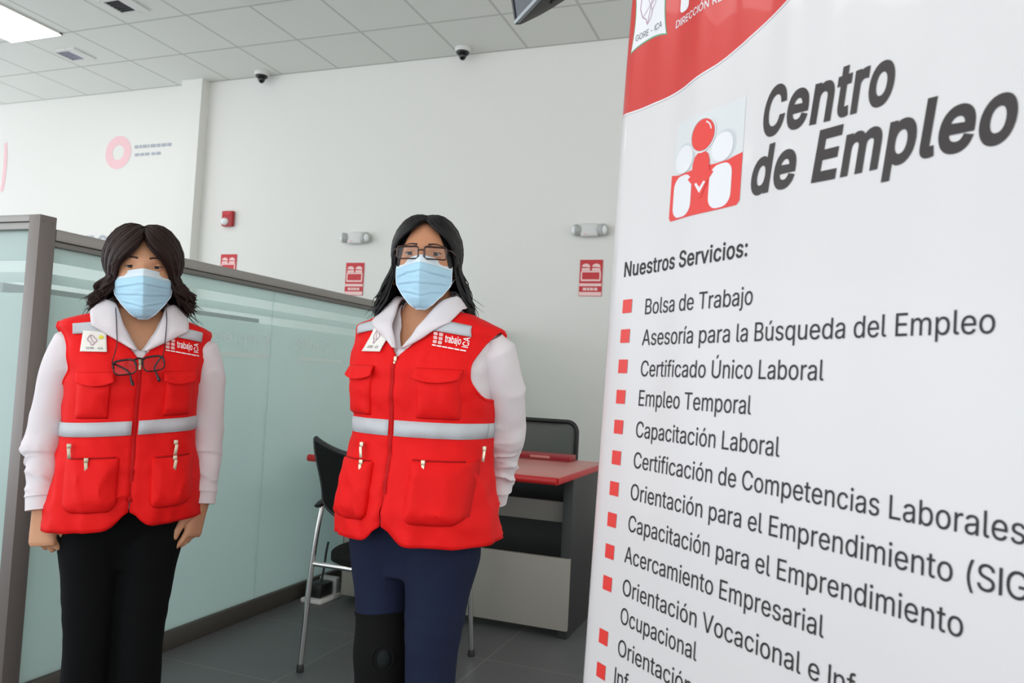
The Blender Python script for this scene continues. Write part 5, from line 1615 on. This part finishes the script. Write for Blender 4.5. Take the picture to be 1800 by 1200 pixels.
BASE = .46
k1 = Vector((-1.644, 1.609, 0)); rt1 = Vector((k1.y, -k1.x, 0)).normalized()
A1 = math.atan2(-k1.x, k1.y)
w1 = person(dict(
    label='woman with short wavy brown hair, blue mask, red vest and black trousers', loc=k1 + rt1 * -.020, face=A1, phi=5, seed=3,
    torso=[(.68, .155, .115, .13), (.76, .160, .124, .135), (.85, .156, .126, .125), (.95, .149, .124, .112), (1.02, .147, .126, .108), (1.08, .150, .138, .112), (1.13, .154, .136, .112), (1.18, .158, .114, .104), (1.215, .160, .092, .090), (1.238, .158, .076, .080), (1.252, .140, .067, .073), (1.264, .112, .062, .068), (1.275, .086, .058, .064), (1.288, .066, .056, .060), (1.31, .058, .054, .056)],
    zn=1.284, hem=.742, zV=1.176, zVv=1.158, arm0=1.085, tip=1.240, vtop=1.272, vw=.085, armcut=.08, notch=.040,
    band=.988, bandh=.0175, bandtilt=.085, crotch=.66,
    head=(.004, -.006, 1.386), head_yaw=0, head_tilt=-3, head_nod=2, hs=.965, lid=14,
    cap_front=.80, cap_side=-.35, skin='skin', hair_mat='hair_brown', leg_mat='trousers',
    elbow=.26,
    hair=dict(n=640, a0=60, bang=46, root0=46, mid=((.19, -.86, .52), (.54, -.80, .22)), lift=.024, len=(.065, .125), flick=.036, spread=.010, wave=.010, w=.0082, bias=1.0, wisps=40, ymin=-.058),
    collar=(.114, .112, .048), yoke=((.040, 1.226), (.150, 1.212), (.152, 1.238), (.055, 1.254)),
    chest=((.060, 1.012), (.134, 1.128)), low=(((.028, .786), (.146, .922)), ((.042, .784), (.148, .915))), lowbulge=.018, pull=(.62, .52), pull2=(.94, .52),
    patch=((-.132, 1.170), (-.074, 1.172), (-.078, 1.222), (-.128, 1.222)), print=(.058, 1.190, -.12, .085),
    arms=[dict(path=[(-.128, .0, 1.218), (-.166, .006, 1.12), (-.190, .02, .945), (-.190, .0, .86), (-.184, -.02, .772)], r=(.055, .0445, .033), d=(.10, -.08, -1), n=(.55, .8, 0), t=(.8, -.55, 0), curl=(34, 72, 46), thumb=.42, fan=.05, cstep=5),
          dict(path=[(.138, .0, 1.216), (.176, .004, 1.12), (.188, .02, .945), (.190, .0, .865), (.186, -.016, .780)], r=(.055, .0445, .033), d=(-.22, -.08, -1), n=(-.8, .55, 0), t=(-.55, -.8, 0), curl=(12, 22, 16), thumb=.15, fan=.05, cstep=7)],
    legs=[[(-.070, 0, .80), (-.064, 0, .60), (-.060, -.005, .42), (-.062, .012, .09)], [(.072, 0, .80), (.064, 0, .60), (.060, -.005, .42), (.064, .012, .09)]],
    legr=[[(.8, .080), (.68, .082), (.6, .070), (.42, .056), (.2, .058), (.05, .062)], [(.8, .080), (.68, .082), (.6, .070), (.42, .058), (.2, .060), (.05, .062)]]))

k2 = Vector((-.898, 1.787, 0))
A2 = math.atan2(-k2.x, k2.y)
w2 = person(dict(
    label='woman with straight black hair, spectacles, blue mask, red vest and blue jeans', loc=k2, face=A2, phi=-30, seed=11,
    torso=[(.68, .180, .142, .15), (.74, .183, .146, .152), (.82, .178, .146, .145), (.90, .172, .140, .130), (1.0, .166, .136, .118), (1.05, .167, .138, .118), (1.12, .174, .150, .120), (1.17, .178, .144, .118), (1.215, .182, .120, .106), (1.25, .182, .096, .092), (1.272, .174, .082, .084), (1.288, .150, .073, .077), (1.304, .116, .066, .070), (1.317, .088, .061, .065), (1.330, .068, .057, .061), (1.355, .058, .054, .056)],
    zn=1.328, hem=.762, zV=1.212, zVv=1.196, arm0=1.10, tip=1.272, vtop=1.312, vw=.088, armcut=.13, notch=.040,
    band=1.028, bandh=.0185, bandtilt=0, crotch=.70,
    head=(-.016, -.012, 1.437), head_yaw=-7, head_tilt=-1, head_nod=0, hs=.975, lid=20,
    cap_front=.86, cap_side=-.35, skin='skin2', hair_mat='hair_black', leg_mat='jeans',
    elbow=.16, folds=1.9,
    hair=dict(n=800, a0=72, bang=34, root0=52, mid=((.34, -.72, .62), (.78, -.56, .30)), lift=.013, len=(.128, .155), flick=.020, spread=.026, wave=.003, w=.0075, bias=.85, wisps=24, ymin=-.050),
    collar=(.112, .110, .046), yoke=((.045, 1.266), (.162, 1.250), (.158, 1.277), (.060, 1.294)),
    chest=((.060, 1.052), (.156, 1.172)), low=(((.040, .806), (.165, .950)), ((.056, .812), (.180, .962))), lowbulge=.026, pull=(.25, .30), pull2=(.28, 1.08),
    patch=((-.112, 1.206), (-.048, 1.206), (-.042, 1.272), (-.088, 1.274)), print=(.080, 1.232, -.14, .082),
    arms=[dict(path=[(-.130, .085, 1.252), (-.138, .135, 1.14), (-.120, .185, 1.03), (-.055, .225, .94), (.015, .235, .87)], r=(.058, .050, .034), d=(.8, .1, -.5), n=(-.1, -1, 0), t=(.3, 0, 1), curl=(20, 30, 20)),
          dict(path=[(.142, -.080, 1.254), (.182, -.052, 1.15), (.204, .005, 1.035), (.206, .055, .935), (.194, .092, .836)], r=(.060, .054, .033), d=(-.14, .06, -1), n=(-.75, .6, 0), t=(-.6, -.75, 0), curl=(18, 30, 22), thumb=.3)],
    legs=[[(-.080, .045, .82), (-.080, .04, .62), (-.070, .03, .46), (-.062, .05, .09)], [(.068, -.045, .82), (.056, -.045, .62), (.050, -.05, .46), (.062, -.03, .09)]],
    legr=[[(.82, .090), (.72, .092), (.62, .072), (.46, .055), (.3, .054), (.05, .056)], [(.82, .090), (.72, .096), (.62, .078), (.46, .062), (.3, .058), (.05, .058)]]))

# --- extras of the woman in jeans
root, HM, vl = w2['root'], w2['HM'], w2['vl']
kb = MB()
lp = spline([vl(p) for p in [(-.080, .045, .82), (-.080, .04, .62), (-.070, .03, .46), (-.062, .05, .09)]], 60)
seg = [p for p in lp if .30 < p.z < .565]
kb.tube(seg, [.0675 + .006 * math.exp(-((p.z - .46) / .05) ** 2) + (.002 if p.z > .55 or p.z < .31 else 0) for p in seg], 32)
ko = kb.build('knee_brace', 'neoprene', root)
kc = min(seg, key=lambda p: abs(p.z - .465))
fdir = vl((.05, -1, 0)).normalized(); sdir = Vector((-fdir.y, fdir.x, 0))
rg = [kc + fdir * .066 + sdir * (.026 * math.cos(a)) + Vector((0, 0, .030 * math.sin(a))) for a in [2 * math.pi * i / 24 for i in range(25)]]
MB().tube(rg, .006, 8, cap=False).build('kneecap_ring', 'neoprene', ko)
MB().sphere(kc + fdir * .063, (.022, .016, .026), 16, 10).build('kneecap_opening', 'brace_patch', ko)
# spectacles worn on the face
def rect_loop(cx, cz, hw, hh, r, yf, n=6):
    pts = []
    for (x, z, a) in ((hw - r, hh - r, 0), (-hw + r, hh - r, 90), (-hw + r, -hh + r, 180), (hw - r, -hh + r, 270)):
        for i in range(n + 1):
            px, pz = cx + x + r * math.cos(R(a + 90 * i / n)), cz + z + r * math.sin(R(a + 90 * i / n))
            pts.append((px, yf(px), pz))
    return pts
yf = lambda x: -.113 + 3.6 * x * x
gl = MB()
lens = []
for s in (-1, 1):
    lp_ = rect_loop(s * .034, .010, .0265, .0150, .006, yf)
    gl.tube(lp_ + [lp_[0]], .0019, 8, cap=False)
    gl.tube([(p[0], p[1] - .0004, p[2]) for p in lp_[5:16]], .0026, 8)
    lens.append(lp_)
gl.tube(spline([(-.0085, yf(.0085), .014), (0, -.1155, .017), (.0085, yf(.0085), .014)], 8), .0018, 8)
go = gl.xf(HM).build('eyeglasses', 'frame_brown', root)
for lp_ in lens:
    c_ = sum((Vector(p) for p in lp_), Vector()) / len(lp_)
    MB().add([c_] + lp_, [(0, i + 1, (i + 1) % len(lp_) + 1) for i in range(len(lp_))]).xf(HM).build('lens', 'lens', go)
for s in (-1, 1):
    MB().tube(spline([(s * .0595, yf(.0595), .018), (s * .071, -.088, .019), (s * .079, -.04, .015), (s * .083, .018, .012), (s * .082, .038, -.012)], 22), .0018, 8).xf(HM).build('temple', 'frame_brown', go)
for s in (-1, 1):
    rg = [(s * .083, .004 + .0105 * math.cos(a), -.047 + .0125 * math.sin(a)) for a in [2 * math.pi * i / 24 for i in range(25)]]
    MB().tube(rg, .0016, 8, cap=False).xf(HM).build('earring', 'gold', root)

# --- eyeglasses hanging on a cord at the chest of the woman in black trousers
fv1, v1, HM1 = w1['fv'], w1['vl'], w1['HM']
def fvx(x, z, o):
    return fv1(x, z, o)
rz1 = A1 + R(5)
gt = thing('eyeglasses', 'dark framed spectacles hanging on a cord at the chest of the woman in black trousers', 'eyeglasses', w1['root'].location + Matrix.Rotation(rz1, 3, 'Z') @ Vector((0, -.17, 1.15)), rz1)
def gm(p):       # person frame -> object frame
    return Vector(p) - Vector((0, -.17, 1.15))
gc = Vector((-.004, 0, 1.148)); tilt = .20
def gp(a, b_, o=.020):
    x = gc.x + a * math.cos(tilt) - b_ * math.sin(tilt)
    z = gc.z + a * math.sin(tilt) + b_ * math.cos(tilt)
    y = min(fv1(xx_, z, 0).y for xx_ in (x, 0, -.05, .05) if abs(xx_ - x) < .06)
    return gm((x, y - o - (.006 if abs(a) < .02 else 0), z))
fr = MB(); lens = []
for s in (-1, 1):
    lp_ = [gp(s * .0325 + .025 * math.copysign(abs(math.cos(t_)) ** .55, math.cos(t_)), -.004 + .0165 * math.copysign(abs(math.sin(t_)) ** .6, math.sin(t_)) * (1 if math.sin(t_) > 0 else 1.15)) for t_ in [2 * math.pi * i / 32 for i in range(32)]]
    fr.tube(lp_ + [lp_[0]], .0018, 8, cap=False)
    fr.tube(lp_[0:17], .0028, 8)
    lens.append(lp_)
fr.tube([gp(-.009, .010), gp(0, .013), gp(.009, .010)], .0024, 8)
fo = fr.build('frame', 'frame_dark', gt)
for lp_ in lens:
    c_ = sum(lp_, Vector()) / len(lp_)
    MB().add([c_] + lp_, [(0, i + 1, (i + 1) % len(lp_) + 1) for i in range(len(lp_))]).build('lens', 'lens', gt)
for s in (-1, 1):
    MB().tube(spline([gp(s * .058, .010, .018), gp(s * .050, .004, .013), gp(s * .030 + .004, -.016, .012), gp(s * .030 + .008, -.040, .013), gp(s * .030 + .010, -.052, .015)], 18), [.0022] * 12 + [.0028, .0034, .0038, .0040, .0038, .002], 8).build('temple', 'frame_dark', gt)
cpts = []
def on_front(x, z, o=.016):
    return gm((x, min(w1['fy'](x, z, .009) - o, -.02), z))
for s in (-1, 1):
    cpts.append([gp(s * .058, .010, .018), on_front(s * .054, 1.19, .020), on_front(s * .056, 1.225, .030), on_front(s * .058, 1.258, .034), gm((s * .060, -.045, 1.298)), gm((s * .060, .0, 1.318)), gm((s * .042, .055, 1.335)), gm((0, .075, 1.338))])
MB().tube(spline(cpts[0] + cpts[1][::-1][1:], 70), .0011, 6).build('cord', 'cord', gt)
